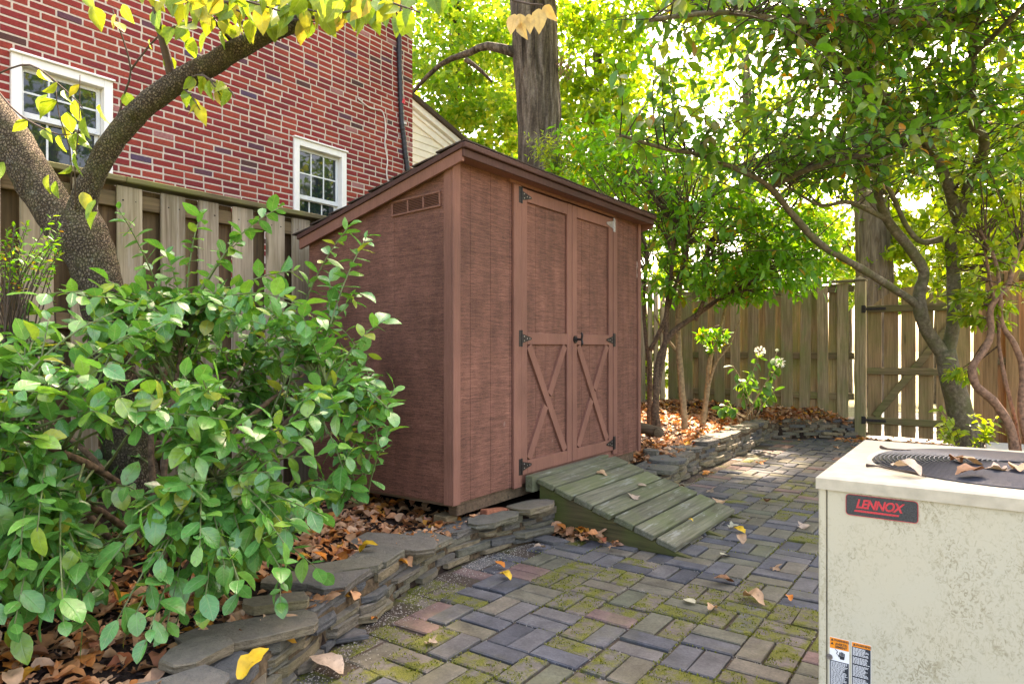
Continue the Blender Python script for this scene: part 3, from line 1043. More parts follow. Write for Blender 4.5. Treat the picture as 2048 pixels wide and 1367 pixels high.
def wall_at(s):
    s = max(0, min(WL - 1e-3, s))
    k = int(np.searchsorted(seg, s)) - 1
    k = max(0, min(k, len(wp) - 2))
    t = (s - seg[k]) / max(seg[k + 1] - seg[k], 1e-6)
    p_ = wp[k].lerp(wp[k + 1], t)
    dr = (wp[min(k + 3, len(wp) - 1)] - wp[max(k - 3, 0)]).normalized()
    return p_, dr


def stone_mesh(L, D, H, seed, ragged=.16):
    """irregular slab: along x length L, depth D (y from 0 = front, back to +D), thickness H, several layered edge rings"""
    r_ = random.Random(seed)
    n = 10
    out = []
    for k in range(n):
        a = 2 * math.pi * (k + .5 + r_.uniform(-.33, .33)) / n
        ca, sa = math.cos(a), math.sin(a)
        e = 9
        rr = (abs(ca) ** e + abs(sa) ** e) ** (-1 / e)
        out.append(Vector((ca * rr * L / 2 * r_.uniform(1 - ragged, 1.03), (sa * rr * D / 2) * r_.uniform(1 - ragged * .9, 1.04) + D / 2, 0)))
    V, F = [], []
    rings = [(0.0, .97), (.3, 1.0), (.55, .985), (.9, 1.0), (1.0, .975)]
    tilt = r_.uniform(-.012, .012)
    for zt, sc in rings:
        for q in out:
            c_ = Vector((0, D / 2, 0))
            w = c_ + (q - c_) * (sc + r_.uniform(-.022, .022))
            V.append((w.x, w.y, zt * H + r_.uniform(-.0025, .0025) + tilt * w.x / max(L, .1)))
    for a in range(len(rings) - 1):
        F += [(a * n + i, a * n + (i + 1) % n, (a + 1) * n + (i + 1) % n, (a + 1) * n + i) for i in range(n)]
    F += [tuple(range(n))[::-1], tuple(range((len(rings) - 1) * n, len(rings) * n))]
    return mesh_np("stone", V, F)


def wall_h(s):
    p_, _ = wall_at(s)
    y = p_.y
    return float(np.interp(y, [0, 1.2, 2.0, 3.0, 3.7, 5.0, 5.9, 7, 8.6, 9.3, 10], [.16, .18, .20, .165, .16, .15, .20, .25, .26, .245, .24]))


seed = 0
z_lay = 0.0
course = 0
while True:
    hh = rnd.uniform(.024, .042)
    s = rnd.uniform(0, .2)
    done = True
    while s < WL:
        top = wall_h(s)
        if z_lay > top - .02:
            s += .25
            continue
        done = False
        last = z_lay + hh > top - .022
        L = rnd.uniform(.16, .36) if not last else rnd.uniform(.24, .46)
        p_, dr = wall_at(s + L / 2)
        if not (3.85 < p_.y < 4.75):
            D = rnd.uniform(.14, .22) if not last else rnd.uniform(.20, .32)
            me = stone_mesh(L + .012, D, hh * rnd.uniform(.88, 1.12) + (.006 if last else 0), seed)
            me.materials.append(M['stone'])
            seed += 1
            nrm = Vector((-dr.y, dr.x, 0))     # towards the bed
            q = p_ + nrm * (z_lay * .22 + rnd.uniform(-.022, .022) - (.02 if last else 0))
            Mx = T(q.x, q.y, z_lay - .012 if course == 0 else z_lay) @ Matrix((dr.to_4d(), nrm.to_4d(), (0, 0, 1, 0), (0, 0, 0, 1))).transposed()
            Mx[3][0] = Mx[3][1] = Mx[3][2] = 0
            Mx[3][3] = 1
            Mx = T(q.x, q.y, z_lay) @ Matrix(((dr.x, nrm.x, 0, 0), (dr.y, nrm.y, 0, 0), (0, 0, 1, 0), (0, 0, 0, 1))) @ Matrix.Rotation(rnd.gauss(0, .05), 4, 'Z') @ Matrix.Rotation(rnd.gauss(0, .02), 4, 'X') @ Matrix.Rotation(rnd.gauss(0, .018), 4, 'Y')
            put("stone", me, stone_wall, Mx)
        s += L * .97
    z_lay += hh
    course += 1
    if done or course > 9:
        break
mb = MB()
V, F = [], []
for i, p_ in enumerate(wp[::6]):
    k_ = min(i * 6, len(wp) - 2)
    dr = (wp[k_ + 1] - wp[k_]).normalized()
    nrm = Vector((-dr.y, dr.x, 0))
    hcore = wall_h(seg[k_]) - .035
    for off, z_ in ((.035, -.04), (.05, hcore), (.24, hcore)):
        q = p_ + nrm * off
        V.append((q.x, q.y, z_))
    if i:
        a = 3 * (i - 1)
        F += [(a, a + 3, a + 4, a + 1), (a + 1, a + 4, a + 5, a + 2)]
mb.add(V, F)
mb.build("earth_core", M['earth'], stone_wall)
# flat slabs lying at the top of the wall and on the bed: (u, v, length, depth, yaw deg, z)
for (x_, y_, L, D, yaw, z_) in [(-2.55, 2.52, .52, .30, 20, .165), (-2.42, 2.05, .42, .17, 62, .185), (-2.16, 1.42, .50, .24, 66, .175), (-2.48, 1.85, .3, .2, 30, .17), (-1.97, 1.02, .40, .22, 70, .17), (-2.3, 1.62, .26, .15, 50, .19), (-2.12, 1.2, .22, .16, 100, .195), (-2.42, 3.22, .42, .2, 82, .165), (-2.36, 3.55, .36, .22, 76, .185), (-2.36, 5.75, .4, .26, 70, .18), (-2.28, 5.45, .36, .24, 100, .15)]:
    me = stone_mesh(L, D, .034, 900 + int(x_ * 100) + int(y_ * 77), .22)
    me.materials.append(M['stone'])
    put("stone", me, stone_wall, T(x_, y_, z_) @ Matrix.Rotation(math.radians(yaw), 4, 'Z') @ Matrix.Rotation(rnd.gauss(0, .04), 4, 'X') @ T(0, -D / 2, 0))

o = MB().bbox((-.1, -.033, 0), (.1, .033, .045), .006, T(-2.5, 3.33, .17) @ Matrix.Rotation(math.radians(85), 4, 'Z') @ Matrix.Rotation(.12, 4, 'Y')).build("loose_brick", M['red_brick'])
tag(o, "loose red brick lying under the shed's front edge by the ramp", "brick")
for i, (u_, v_, L, D, yaw, lab) in enumerate([(1090, 1087, .24, .11, 0, "flat grey slate piece on the patio at the foot of the ramp"), (690, 1287, .2, .1, 52, "dark slate shard on the sand near the wall's foot")]):
    me = stone_mesh(L, D, .018, 70 + i, .25)
    me.materials.append(M['pv_slate'])
    w = at(u_, v_, FPX * CAM_H / (v_ - V0))
    o = put("slate_piece", me, None, T(w.x, w.y, .003) @ Matrix.Rotation(math.radians(yaw), 4, 'Z'))
    tag(o, lab, "slate")

# ------------------------------------------------------------------ brick house
HX = -6.5
HY1 = 6.78
house = thing("brick_house", "red brick house with white windows rising behind the fence", "house", (HX, 4.0, 0))
WIN = [(2.089, 2.867, 2.2, 3.62, 3.13), (4.82, 5.589, 2.2, 3.62, 2.95), (3.95, 4.75, 4.93, 6.3, 5.6)]
mb = MB()
mb.box((HX - 4, -1.0, 0), (HX - .30, HY1 - .012, 7.6))
hw = mb.build("wall", M['mortar'], house)
mb = MB()
ys = sorted({-1.0, HY1 - .012, *[w[0] for w in WIN], *[w[1] for w in WIN]})
zs = sorted({0.0, 7.6, *[w[2] for w in WIN], *[w[3] for w in WIN]})
for a, b in zip(ys, ys[1:]):
    for c_, d_ in zip(zs, zs[1:]):
        if any(w[0] - 1e-6 <= a and b <= w[1] + 1e-6 and w[2] - 1e-6 <= c_ and d_ <= w[3] + 1e-6 for w in WIN):
            continue
        mb.box((HX - .2995, a, c_), (HX - .0045, b, d_))
mb.build("mortar_face", M['mortar'], house)
CO = .0677
bricks = []
zr = 1.95
row = 0
while zr < 6.9:
    y = .9 - (row % 2) * .102 - rnd.uniform(0, .008)
    hold = [(w[0], w[1]) for w in WIN if zr + CO * .6 > w[2] and zr + CO * .4 < w[3]]
    half = False
    while y < HY1:
        nb_ = rnd.random()
        L = .1885 * rnd.uniform(.985, 1.015) if nb_ < .95 or half else .0865
        half = False if L > .1 else True
        a, b = y, y + L
        y += L + .0155
        for w0, w1 in hold:
            if a < w1 and b > w0:
                if a < w0 - .04:
                    b = min(b, w0 - .004)
                elif b > w1 + .04:
                    a = max(a, w1 + .004)
                else:
                    a = b
        b = min(b, HY1)
        if b - a > .03:
            bricks.append((a, b, zr))
    zr += CO
    row += 1
ca = np.array([(HX, (a + b) / 2, z + .03) for a, b, z in bricks])
u, v, d = px(ca)
zf = 2.2
vis = (u > -10) & (u < 850) & (v > -10)
yfen = np.array([CAM_H + (z - CAM_H) * (4.2 / 6.5) for z in ca[:, 2]])
vis &= yfen > 2.2
score = np.where(vis, 1 / np.maximum(d, .1), 0)
order = np.argsort(-score)
bm_cache = {}
mb = MB()
BZ = .0515
for rank, i in enumerate(order):
    a, b, z = bricks[i]
    L = round(b - a, 3)
    if rank < 300:
        if L not in bm_cache:
            t_ = MB().bbox((-.1, -L / 2, -BZ / 2), (0, L / 2, BZ / 2), .003)
            me = mesh_np("brick", t_.v, t_.f)
            me.materials.append(M['brick'])
            bm_cache[L] = me
        put("brick", bm_cache[L], hw, T(HX + rnd.uniform(-.0025, .0025), (a + b) / 2, z + BZ / 2))
    elif yfen[i] > 1.9 or d[i] > 2:
        x1 = HX + rnd.uniform(-.0025, .0025)
        mb.bbox((x1 - .1, a, z), (x1, b, z + BZ), .003)
o = mb.build("brick_field", M['brick'], hw)
o["kind"] = "stuff"


def window(w, idx):
    y0, y1, z0, z1, zm = w
    cs = .075
    mb = MB()
    x1, x0 = HX + .022, HX - .16
    mb.bbox((x0, y0, z0), (x1, y0 + cs, z1), .004)
    mb.bbox((x0, y1 - cs, z0), (x1, y1, z1), .004)
    mb.bbox((x0, y0 + cs, z1 - cs), (x1, y1 - cs, z1), .004)
    mb.bbox((x0, y0 + cs, z0), (x1, y1 - cs, z0 + cs), .004)
    mb.bbox((x1 - .05, y0 - .012, z1), (x1 + .025, y1 + .012, z1 + .02), .004)
    mb.box((x0 - .02, y0 + cs - .001, z0 + cs - .001), (x0 - .01, y1 - cs + .001, z1 - cs + .001))
    win = mb.build("window", M['white'], house, T(HX, (y0 + y1) / 2, z0))
    win["label"] = ["white double-hung window beside the tree's fork", "white double-hung window above the shed's low roof end", "upper window behind the slanting limb"][idx]
    iy0, iy1, iz0, iz1 = y0 + cs, y1 - cs, z0 + cs, z1 - cs
    fr = .035
    for s, (a, b, xf) in enumerate(((zm, iz1, HX - .05), (iz0, zm + .03, HX - .085))):
        mb = MB()
        bot = .05 if s == 0 else fr
        mb.bbox((xf - .03, iy0 + .002, a), (xf, iy0 + fr, b), .003)
        mb.bbox((xf - .03, iy1 - fr, a), (xf, iy1 - .002, b), .003)
        mb.bbox((xf - .03, iy0 + fr, a), (xf, iy1 - fr, a + bot), .003)
        mb.bbox((xf - .03, iy0 + fr, b - fr), (xf, iy1 - fr, b), .003)
        gy0, gy1, gz0, gz1 = iy0 + fr, iy1 - fr, a + bot, b - fr
        mw = .016
        for k in (1, 2):
            yy = gy0 + (gy1 - gy0) * k / 3
            mb.box((xf - .024, yy - mw / 2, gz0), (xf - .006, yy + mw / 2, gz1))
        zz = (gz0 + gz1) / 2
        for k in range(3):
            a_ = gy0 + (gy1 - gy0) * k / 3 + (mw / 2 if k else 0)
            b_ = gy0 + (gy1 - gy0) * (k + 1) / 3 - (mw / 2 if k < 2 else 0)
            mb.box((xf - .024, a_, zz - mw / 2), (xf - .0065, b_, zz + mw / 2))
        mb.build("sash", M['sash'], win)
        for k in range(3):
            for q in range(2):
                a_ = gy0 + (gy1 - gy0) * k / 3
                b_ = gy0 + (gy1 - gy0) * (k + 1) / 3
                c_ = gz0 + (gz1 - gz0) * q / 2
                d_ = gz0 + (gz1 - gz0) * (q + 1) / 2
                tl = rnd.gauss(0, .006)
                mb = MB().box((xf - .018, a_, c_), (xf - .013, b_, d_), T(xf, a_, c_) @ Matrix.Rotation(tl, 4, 'Z') @ Matrix.Rotation(rnd.gauss(0, .006), 4, 'Y') @ T(-xf, -a_, -c_))
                mb.build("pane", M['glass'], win)


for i, w in enumerate(WIN):
    window(w, i)
for k in range(9):
    y = 3.92 + k * .098
    MB().bbox((HX - .08, y, 4.845), (HX + .03, y + .088, 4.925), .004).build("sill_brick", M['brick'], house)
# cables on the wall
ap = [(797, -20), (799, 120), (803, 235), (807, 270), (811, 310), (815, 340)]


def on_wall(u_, v_, X_):
    k = (u_ - U0) / FPX
    Yw = (k * CF.x - CR.x) * X_ / (CR.y - k * CF.y)
    dd = CF.x * X_ + CF.y * Yw
    return Vector((X_, Yw, CAM_H + (V0 - v_) / FPX * dd))


pts, rr = catmull([on_wall(a, b, HX + .035) for a, b in ap] + [on_wall(820, 420, HX + .035)], [.036] * 7, .02)
rr = [.034 + .004 * math.sin(i * 1.9) + rnd.uniform(-.002, .002) for i in range(len(rr))]
o = MB().tube(pts, rr, 10).build("cable_sleeve", M['cable_black'], None, T(on_wall(815, 340, HX)), smooth=True)
tag(o, "black bundled cable sleeve running down the brick wall's far corner", "cable")
q = on_wall(804, 205, HX + .035)
tape = MB().cyl(q + Vector((0, 0, .04)), q - Vector((0, 0, .02)), .042, n=14).build("tape", M['red_tape'], o)
tape["label"] = "red tape wrapped round the cable"
q = on_wall(807, 248, HX + .035)
MB().cyl(q + Vector((0, 0, .02)), q - Vector((0, 0, .01)), .043, n=14).build("strap", M['cable_white'], o)
wpts = [(716, 197), (738, 215), (752, 219), (764, 222), (770, 240), (771, 270), (770, 290), (775, 320), (773, 345), (777, 365)]
pts, rr = catmull([on_wall(a, b, HX + .012) for a, b in wpts], [.008] * len(wpts), .03)
o = MB().tube(pts, rr, 6).build("wall_wire", M['cable_white'], None, T(pts[0]), smooth=True)
tag(o, "thin white wire dangling loose down the brick wall", "wire")

# neighbour's gable behind the house corner
NX = -7.4
gab = thing("gable_house", "cream clapboard house gable with white rake peeking behind the brick corner", "house", (NX, 8.0, 0))


def rake_z(y):
    return 5.16 - (y - 7.72) * .29 * 1.0


yl, yr = 6.2, 13.0
z_of = lambda y: float(np.interp(y, [6.2, 7.70, 8.77, 13.0], [5.55, on_wall(826, 207, NX).z, on_wall(912, 279, NX).z, on_wall(912, 279, NX).z - (13 - 8.77) * .33]))
ya, yb = on_wall(826, 207, NX).y, on_wall(912, 279, NX).y
za, zb = on_wall(826, 207, NX).z, on_wall(912, 279, NX).z
sl = (zb - za) / (yb - ya)
rz = lambda y: za + (y - ya) * sl
MB().prism([(yl, 0), (yr, 0), (yr, rz(yr) - .06), (yl, rz(yl) - .06)], 'x', NX - 5, NX - .04).build("wall", M['siding'], gab)
zz = 2.2
while zz < 5.2:
    yt = min(yr, ya + (zz - za + .12) / sl)
    if yt > yl + .2:
        MB().prism([(NX - .035, zz), (NX - .012, zz), (NX - .03, zz + .115), (NX - .035, zz + .115)], 'y', yl, yt).build("clapboard", M['siding'], gab)
    zz += .115
ang = math.atan(sl)
for nm, x0, x1, zo0, zo1, mt in (("rake_board", NX - .03, NX + .02, -.30, -.02, 'white'), ("rake_moulding", NX + .02, NX + .10, -.115, -.02, 'white'), ("soffit", NX - .03, NX + .06, -.20, -.16, 'white'), ("roof", NX - 5, NX + .16, -.02, .05, 'shingle')):
    MB().prism([(yl, rz(yl) + zo0), (yr, rz(yr) + zo0), (yr, rz(yr) + zo1), (yl, rz(yl) + zo1)], 'x', x0 + .001, x1).build(nm, M[mt], gab)


# ------------------------------------------------------------------ fences
def fence_y(root, x, y0, y1, zb, zt, mats, cap=True, posts=True, phase=0.0, flip=1):
    """shadow-box fence running along Y at x; front boards face +X"""
    mf, mbk = mats
    y = y0 + phase
    k = 0
    while y < y1:
        w = rnd.uniform(.135, .16)
        t_ = rnd.gauss(0, .006)
        Mx = T(x + .031, y + w / 2, zb(y)) @ Matrix.Rotation(t_, 4, 'X') @ Matrix.Rotation(rnd.gauss(0, .012), 4, 'Z')
        mb = MB().bbox((-.009, -w / 2, 0), (.009, w / 2, zt - zb(y) - .01 - rnd.uniform(0, .02)), .003, Mx, jit=.0015)
        for zz in (zt - zb(y) - .10, .32):
            for yy in (-.035, .035):
                mb.cyl(Mx @ Vector((.008, yy + rnd.uniform(-.01, .01), zz)), Mx @ Vector((.0105, yy, zz)), .0045, n=6, mi=1)
        mb.build("board", [mf, M['iron']], root, T(x + .03, y, zb(y)))
        yb_ = y + .1225 + rnd.uniform(-.012, .012)
        w = rnd.uniform(.145, .165)
        Mx = T(x - .031, yb_ + w / 2 - .0, zb(y)) @ Matrix.Rotation(rnd.gauss(0, .006), 4, 'X')
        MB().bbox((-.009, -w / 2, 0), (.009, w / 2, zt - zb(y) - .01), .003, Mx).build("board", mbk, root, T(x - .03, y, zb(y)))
        y += .243 + rnd.uniform(-.008, .008)
        k += 1
    for zz in (zt - .14, 1.32, .55):
        MB().bbox((x - .0215, y0 - .05, zz), (x + .0215, y1, zz + .089), .004).build("rail", M['rail_y'], root, T(x, y0, zz))
    if cap:
        y = y0 - .1
        while y < y1:
            e = min(y + 2.4, y1)
            MB().bbox((x - .075, y + .001, zt), (x + .075, e - .002, zt + .036), .006, jit=.001).build("cap_board", M['fence_cap'], root, T(x, y, zt))
            y += 2.4


def fence_x(root, y, x0, x1, zb, zt, mats, cap=True, rails=(1.05, .5)):
    """shadow-box fence running along X at y; front boards face -Y"""
    mf, mbk = mats
    x = x0
    while x < x1 - .1:
        w = rnd.uniform(.14, .16)
        Mx = T(x + w / 2, y - .031, zb) @ Matrix.Rotation(rnd.gauss(0, .006), 4, 'Y') @ Matrix.Rotation(rnd.gauss(0, .012), 4, 'Z')
        MB().bbox((-w / 2, -.009, 0), (w / 2, .009, zt - zb - .01 - rnd.uniform(0, .02)), .003, Mx, jit=.0015).build("board", mf, root, T(x, y, zb))
        w = rnd.uniform(.13, .145)
        Mx = T(x + .12 + w / 2, y + .031, zb) @ Matrix.Rotation(rnd.gauss(0, .006), 4, 'Y')
        if x + .12 + w < x1:
            MB().bbox((-w / 2, -.009, 0), (w / 2, .009, zt - zb - .01), .003, Mx).build("board", mbk, root, T(x, y, zb))
        x += .243 + rnd.uniform(-.008, .008)
    for zz in (zt - .13,) + rails:
        MB().bbox((x0, y - .0215, zz), (x1, y + .0215, zz + .089), .004).build("rail", M['rail_x'], root, T(x0, y, zz))
    if cap:
        MB().bbox((x0, y - .075, zt), (x1, y + .075, zt + .034), .006).build("cap_board", M['fence_cap_x'], root, T(x0, y, zt))


lf = thing("wood_fence", "weathered shadowbox board fence with mossy cap below the brick house", "fence", (FENCE_X, 3.0, .2))
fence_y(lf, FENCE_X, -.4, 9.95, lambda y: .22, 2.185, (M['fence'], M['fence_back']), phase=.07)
rf = thing("wood_fence", "greenish board fence across the yard's far end, left of the gate", "fence", (-2.8, REAR_Y, .2))
fence_x(rf, REAR_Y, -4.1, -1.47, .2, 2.09, (M['fence_green'], M['fence_green']))
sf = thing("wood_fence", "orange-brown board fence right of the gate behind the shrubs", "fence", (.8, REAR_Y, 0))
fence_x(sf, REAR_Y + .02, -.05, 3.0, .02, 2.15, (M['orange_wood'], M['orange_wood']), cap=False, rails=(1.0, .3))
MB().bbox((-.14, REAR_Y - .06, -.03), (-.05, REAR_Y + .03, 2.1), .005).build("post", M['orange_wood'], sf)

gp = thing("gate_post", "square wooden gate post with pyramid cap beside the gate", "post", (-1.39, REAR_Y, 0))
MB().bbox((-1.455, REAR_Y - .07, -.03), (-1.325, REAR_Y + .06, 2.10), .006).build("post", M['fence_green'], gp)
q = (-1.39, REAR_Y - .005)
mb = MB()
mb.bbox((q[0] - .075, q[1] - .075, 2.10), (q[0] + .075, q[1] + .075, 2.122), .004)
mb.add([(q[0] - .07, q[1] - .07, 2.122), (q[0] + .07, q[1] - .07, 2.122), (q[0] + .07, q[1] + .07, 2.122), (q[0] - .07, q[1] + .07, 2.122), (q[0], q[1], 2.17)], [(0, 1, 4), (1, 2, 4), (2, 3, 4), (3, 0, 4), (3, 2, 1, 0)])
mb.build("cap", M['fence_cap_x'], gp)

gate = thing("garden_gate", "arched wooden plank gate with diagonal brace, light showing between planks", "gate", (-.75, REAR_Y, 0))
GX0 = -1.305
for k in range(6):
    x0 = GX0 + k * .194
    x1 = x0 + .162
    hx = lambda x: 2.0 - .30 * (abs((x - (GX0 + .566)) / .566)) ** 2.2
    n = 6
    tops = [(x0 + (x1 - x0) * i / n, hx(x0 + (x1 - x0) * i / n)) for i in range(n + 1)]
    MB().prism([(x1, .035 + rnd.uniform(0, .012)), (x0, .035 + rnd.uniform(0, .012))] + tops, 'y', REAR_Y - .01, REAR_Y + .01, None).build("plank", M['gate'], gate, T(x0, REAR_Y, 0))
for zz, h in ((1.675, .09), (.855, .09), (.20, .09)):
    MB().bbox((GX0 - .005, REAR_Y - .05, zz), (GX0 + 1.14, REAR_Y - .0115, zz + h), .005).build("rail", M['rail_x'], gate, T(GX0, REAR_Y, zz))
p0, p1 = Vector((GX0 + .09, REAR_Y - .03, .30)), Vector((GX0 + 1.05, REAR_Y - .03, 1.66))
L = (p1 - p0).length
an = math.atan2(p1.z - p0.z, p1.x - p0.x)
Mx = T((p0 + p1) / 2) @ Matrix.Rotation(-an, 4, 'Y')
for nm, a, b in (("brace", -L / 2, L / 2),):
    MB().bbox((a, -.0155, -.045), (b, .0165, .045), .005, Mx).build(nm, M['rail_x'], gate)
for zz in (1.72, .245):
    mb = MB().bbox((GX0 - .065, REAR_Y - .082, zz - .05), (GX0 - .02, REAR_Y - .0755, zz + .05), .002)
    mb.bbox((GX0 - .03, REAR_Y - .06, zz - .018), (GX0 + .22, REAR_Y - .0525, zz + .018), .002)
    mb.cyl((GX0 - .02, REAR_Y - .064, zz - .04), (GX0 - .02, REAR_Y - .064, zz + .04), .009, n=8)
    mb.build("strap_hinge", M['iron'], gate)

# ------------------------------------------------------------------ shed
SX, SB, SY0, SY1, SZ0 = -2.54, -3.85, 2.985, 5.53, .30
shed = thing("garden_shed", "brown lean-to garden shed with crossed double doors and slanting roof", "shed", (SX - .6, SY0 + 1.2, .15))
zr_at = lambda x: 2.375 + (x + 2.44) * .26      # underside-of-shingle line
# front siding: strips between grooves
def front_panel(name, y0, y1, z0, z1, xf, gro, parent, mat=None):
    mb = MB()
    cuts = [y0] + [c_ for c_ in gro if y0 + .02 < c_ < y1 - .02] + [y1]
    for a, b in zip(cuts, cuts[1:]):
        ga = .0013 if a > y0 else 0
        gb = .0013 if b < y1 else 0
        mb.bbox((xf - .012, a + ga, z0), (xf, b - gb, z1), .0015)
    mb.box((xf - .016, y0 + .002, z0 + .002), (xf - .008, y1 - .002, z1 - .002))
    return mb.build(name, mat or M['shed'], parent)


gro = [SY0 + .16 + k * .1016 * 2 for k in range(3)]
front_panel("siding_panel", SY0 + .045, 3.585, SZ0, 2.31, SX, gro, shed)
front_panel("siding_panel", 5.05, SY1 - .03, SZ0, 2.31, SX, [5.12, 5.22, 5.32, 5.42], shed)
front_panel("siding_panel", 3.56, 5.06, 2.30, 2.36, SX - .002, [], shed)
# side siding (near side) following the roof slope
mb = MB()
cuts = [SB, SB + .42, SB + .83, SX - .055]
for a, b in zip(cuts, cuts[1:]):
    mb.prism([(a + .001, SZ0), (b - .001, SZ0), (b - .001, zr_at(b) - .03), (a + .001, zr_at(a) - .03)], 'y', SY0, SY0 + .012)
mb.build("siding_panel", M['shed'], shed)
mb = MB()
mb.prism([(SB, SZ0), (SX - .02, SZ0), (SX - .02, zr_at(SX) - .03), (SB, zr_at(SB) - .03)], 'y', SY1 - .012, SY1)
mb.build("siding_panel", M['shed'], shed)
MB().box((SB, SY0 + .013, SZ0), (SB + .012, SY1 - .013, zr_at(SB) - .03)).build("siding_panel", M['shed'], shed)
MB().box((SB + .013, SY0 + .013, SZ0 - .02), (SX - .02, SY1 - .013, SZ0 + .015)).build("floor", M['log'], shed)
# corner trim
mb = MB()
mb.bbox((SX - .058, SY0 - .018, SZ0 - .005), (SX + .001, SY0 - .0005, zr_at(SX) - .035), .003)
mb.build("corner_trim", M['shed_trim'], shed)
mb = MB()
mb.bbox((SX + .0015, SY0 - .018, SZ0 - .005), (SX + .019, SY0 + .048, 2.31), .003)
mb.build("corner_trim", M['shed_trim'], shed)
MB().bbox((SX + .0005, SY1 - .035, SZ0 - .005), (SX + .018, SY1 + .016, 2.31), .003).build("corner_trim", M['shed_trim'], shed)
# skids and sill
for a, b in ((SX - .09, SX - .02), (SB + .05, SB + .13)):
    MB().bbox((a, SY0 + .06, SZ0 - .085), (b, SY1 - .06, SZ0 - .021), .005).build("skid", M['log'], shed)
# roof
XF0 = -2.435
YR0, YR1 = SY0 - .045, SY1 + .075
slope_pts = lambda dz0, dz1, xa, xb: [(xa, zr_at(xa) + dz0), (xb, zr_at(xb) + dz0), (xb, zr_at(xb) + dz1), (xa, zr_at(xa) + dz1)]
MB().prism(slope_pts(-.028, 0, SB - .06, XF0 - .02), 'y', YR0 + .02, YR1 - .02).build("roof_deck", M['shed_trim'], shed)
roofp = shed
rows = 8
for k in range(rows):
    xa = SB - .085 + (XF0 + .03 - (SB - .085)) * k / rows
    xb = SB - .085 + (XF0 + .03 - (SB - .085)) * (k + 1) / rows
    y = YR0 - .012
    j = 0
    while y < YR1:
        w = .30 if (j or k % 2) else .15
        e = min(y + w, YR1 + .012)
        t_ = rnd.uniform(-.002, .002)
        MB().prism([(xa - .03, zr_at(xa) + .012 + t_), (xb, zr_at(xb) + .002 + t_), (xb, zr_at(xb) + .010 + t_), (xa - .03, zr_at(xa) + .021 + t_)], 'y', y + .002, e - .002).build("shingle", M['shingle'], shed)
        y = e
        j += 1
        if e >= YR1 + .011:
            break
# rake boards and fascia
for yy in (YR0, YR1 - .02):
    mb = MB().prism(slope_pts(-.098, -.030, SB - .05, XF0 - .001), 'y', yy, yy + .02)
    mb.build("rake_board", M['shed_trim'], shed)
    MB().prism(slope_pts(-.0285, .0, SB - .06, XF0 + .012), 'y', yy - .012, yy + .0195).build("drip_edge", M['shed_dark'], shed)
MB().bbox((XF0 - .001, YR0 + .0005, zr_at(XF0) - .075), (XF0 + .012, YR1, zr_at(XF0) - .030), .003).build("fascia", M['shed_dark'], shed)
MB().bbox((XF0 - .002, YR0 - .01, zr_at(XF0) - .029), (XF0 + .034, YR1 + .008, zr_at(XF0) + .004), .004).build("drip_edge", M['shed_dark'], shed)
MB().box((SX + .002, YR0 + .03, zr_at(XF0) - .068), (XF0 - .002, YR1 - .03, zr_at(XF0) - .058)).build("soffit", M['shed_trim'], shed)
# header and door casings
xh = SX + .02
MB().prism([(3.50, 2.355), (3.535, 2.288), (5.045, 2.288), (5.08, 2.355)], 'x', SX + .001, xh).build("door_header", M['shed_trim'], shed)
for a, b in ((3.575, 3.664), (5.004, 5.075)):
    MB().bbox((SX + .0012, a, SZ0 - .01 if a < 4 else .33), (xh, b, 2.287), .003).build("door_casing", M['shed_trim'], shed)
MB().bbox((SX - .05, 3.58, SZ0 - .0), (SX - .004, 5.06, .365), .003).build("door_sill", M['shed_trim'], shed)


def door(y0, y1, hinge_left):
    z0, z1 = .365, 2.278
    xf = SX - .004
    groves = [y0 + .2, y0 + .32, y0 + .44] if hinge_left else [y0 + .17, y0 + .3, y0 + .42]
    dr = front_panel("door", y0, y1, z0, z1, xf, groves, shed)
    dr["label"] = "shed door with an X brace, " + ("hinged beside the shed's near corner" if hinge_left else "carrying the T handle")
    st = .068
    xt = xf + .019
    e = .0008
    MB().bbox((xf + e, y0 + .001, z0), (xt, y0 + st, z1), .003).build("stile", M['shed_trim'], dr)
    MB().bbox((xf + e, y1 - st, z0), (xt, y1 - .001, z1), .003).build("stile", M['shed_trim'], dr)
    for a, b in ((z1 - .085, z1 - .001), (1.235, 1.315), (z0 + .001, z0 + .09)):
        MB().bbox((xf + e, y0 + st + .001, a), (xt - .001, y1 - st - .001, b), .003).build("rail", M['shed_trim'], dr)
    # X brace
    yi0, yi1, zi0, zi1 = y0 + st + .004, y1 - st - .004, z0 + .094, 1.231
    w = .060
    c_ = Vector((0, (yi0 + yi1) / 2, (zi0 + zi1) / 2))

    def bar(pa, pb, n0, n1, xx):
        pa, pb = Vector(pa), Vector(pb)
        dv = (pb - pa).normalized()
        nv = Vector((-dv.y, dv.x)) * (w / 2)
        poly = [pa - nv, pb - nv, pb + nv, pa + nv]
        MB().prism([(q_.x, q_.y) for q_ in poly], 'x', xf + e, xx).build("brace", M['shed_trim'], dr)
    i = .024
    bar((yi0 + i, zi1 - i * .2), (yi1 - i, zi0 + i * .2), 0, 0, xt - .002)
    cy, cz = c_.y, c_.z
    full = (Vector((yi1 - i, zi1)) - Vector((yi0 + i, zi0))).normalized()
    off = .031
    bar((yi0 + i, zi0 + .005), (cy - full.x * off * 1.5, cz - full.y * off * 1.5), 0, 0, xt - .0025)
    bar((cy + full.x * off * 1.5, cz + full.y * off * 1.5), (yi1 - i, zi1 - .005), 0, 0, xt - .0025)
    return dr, xt


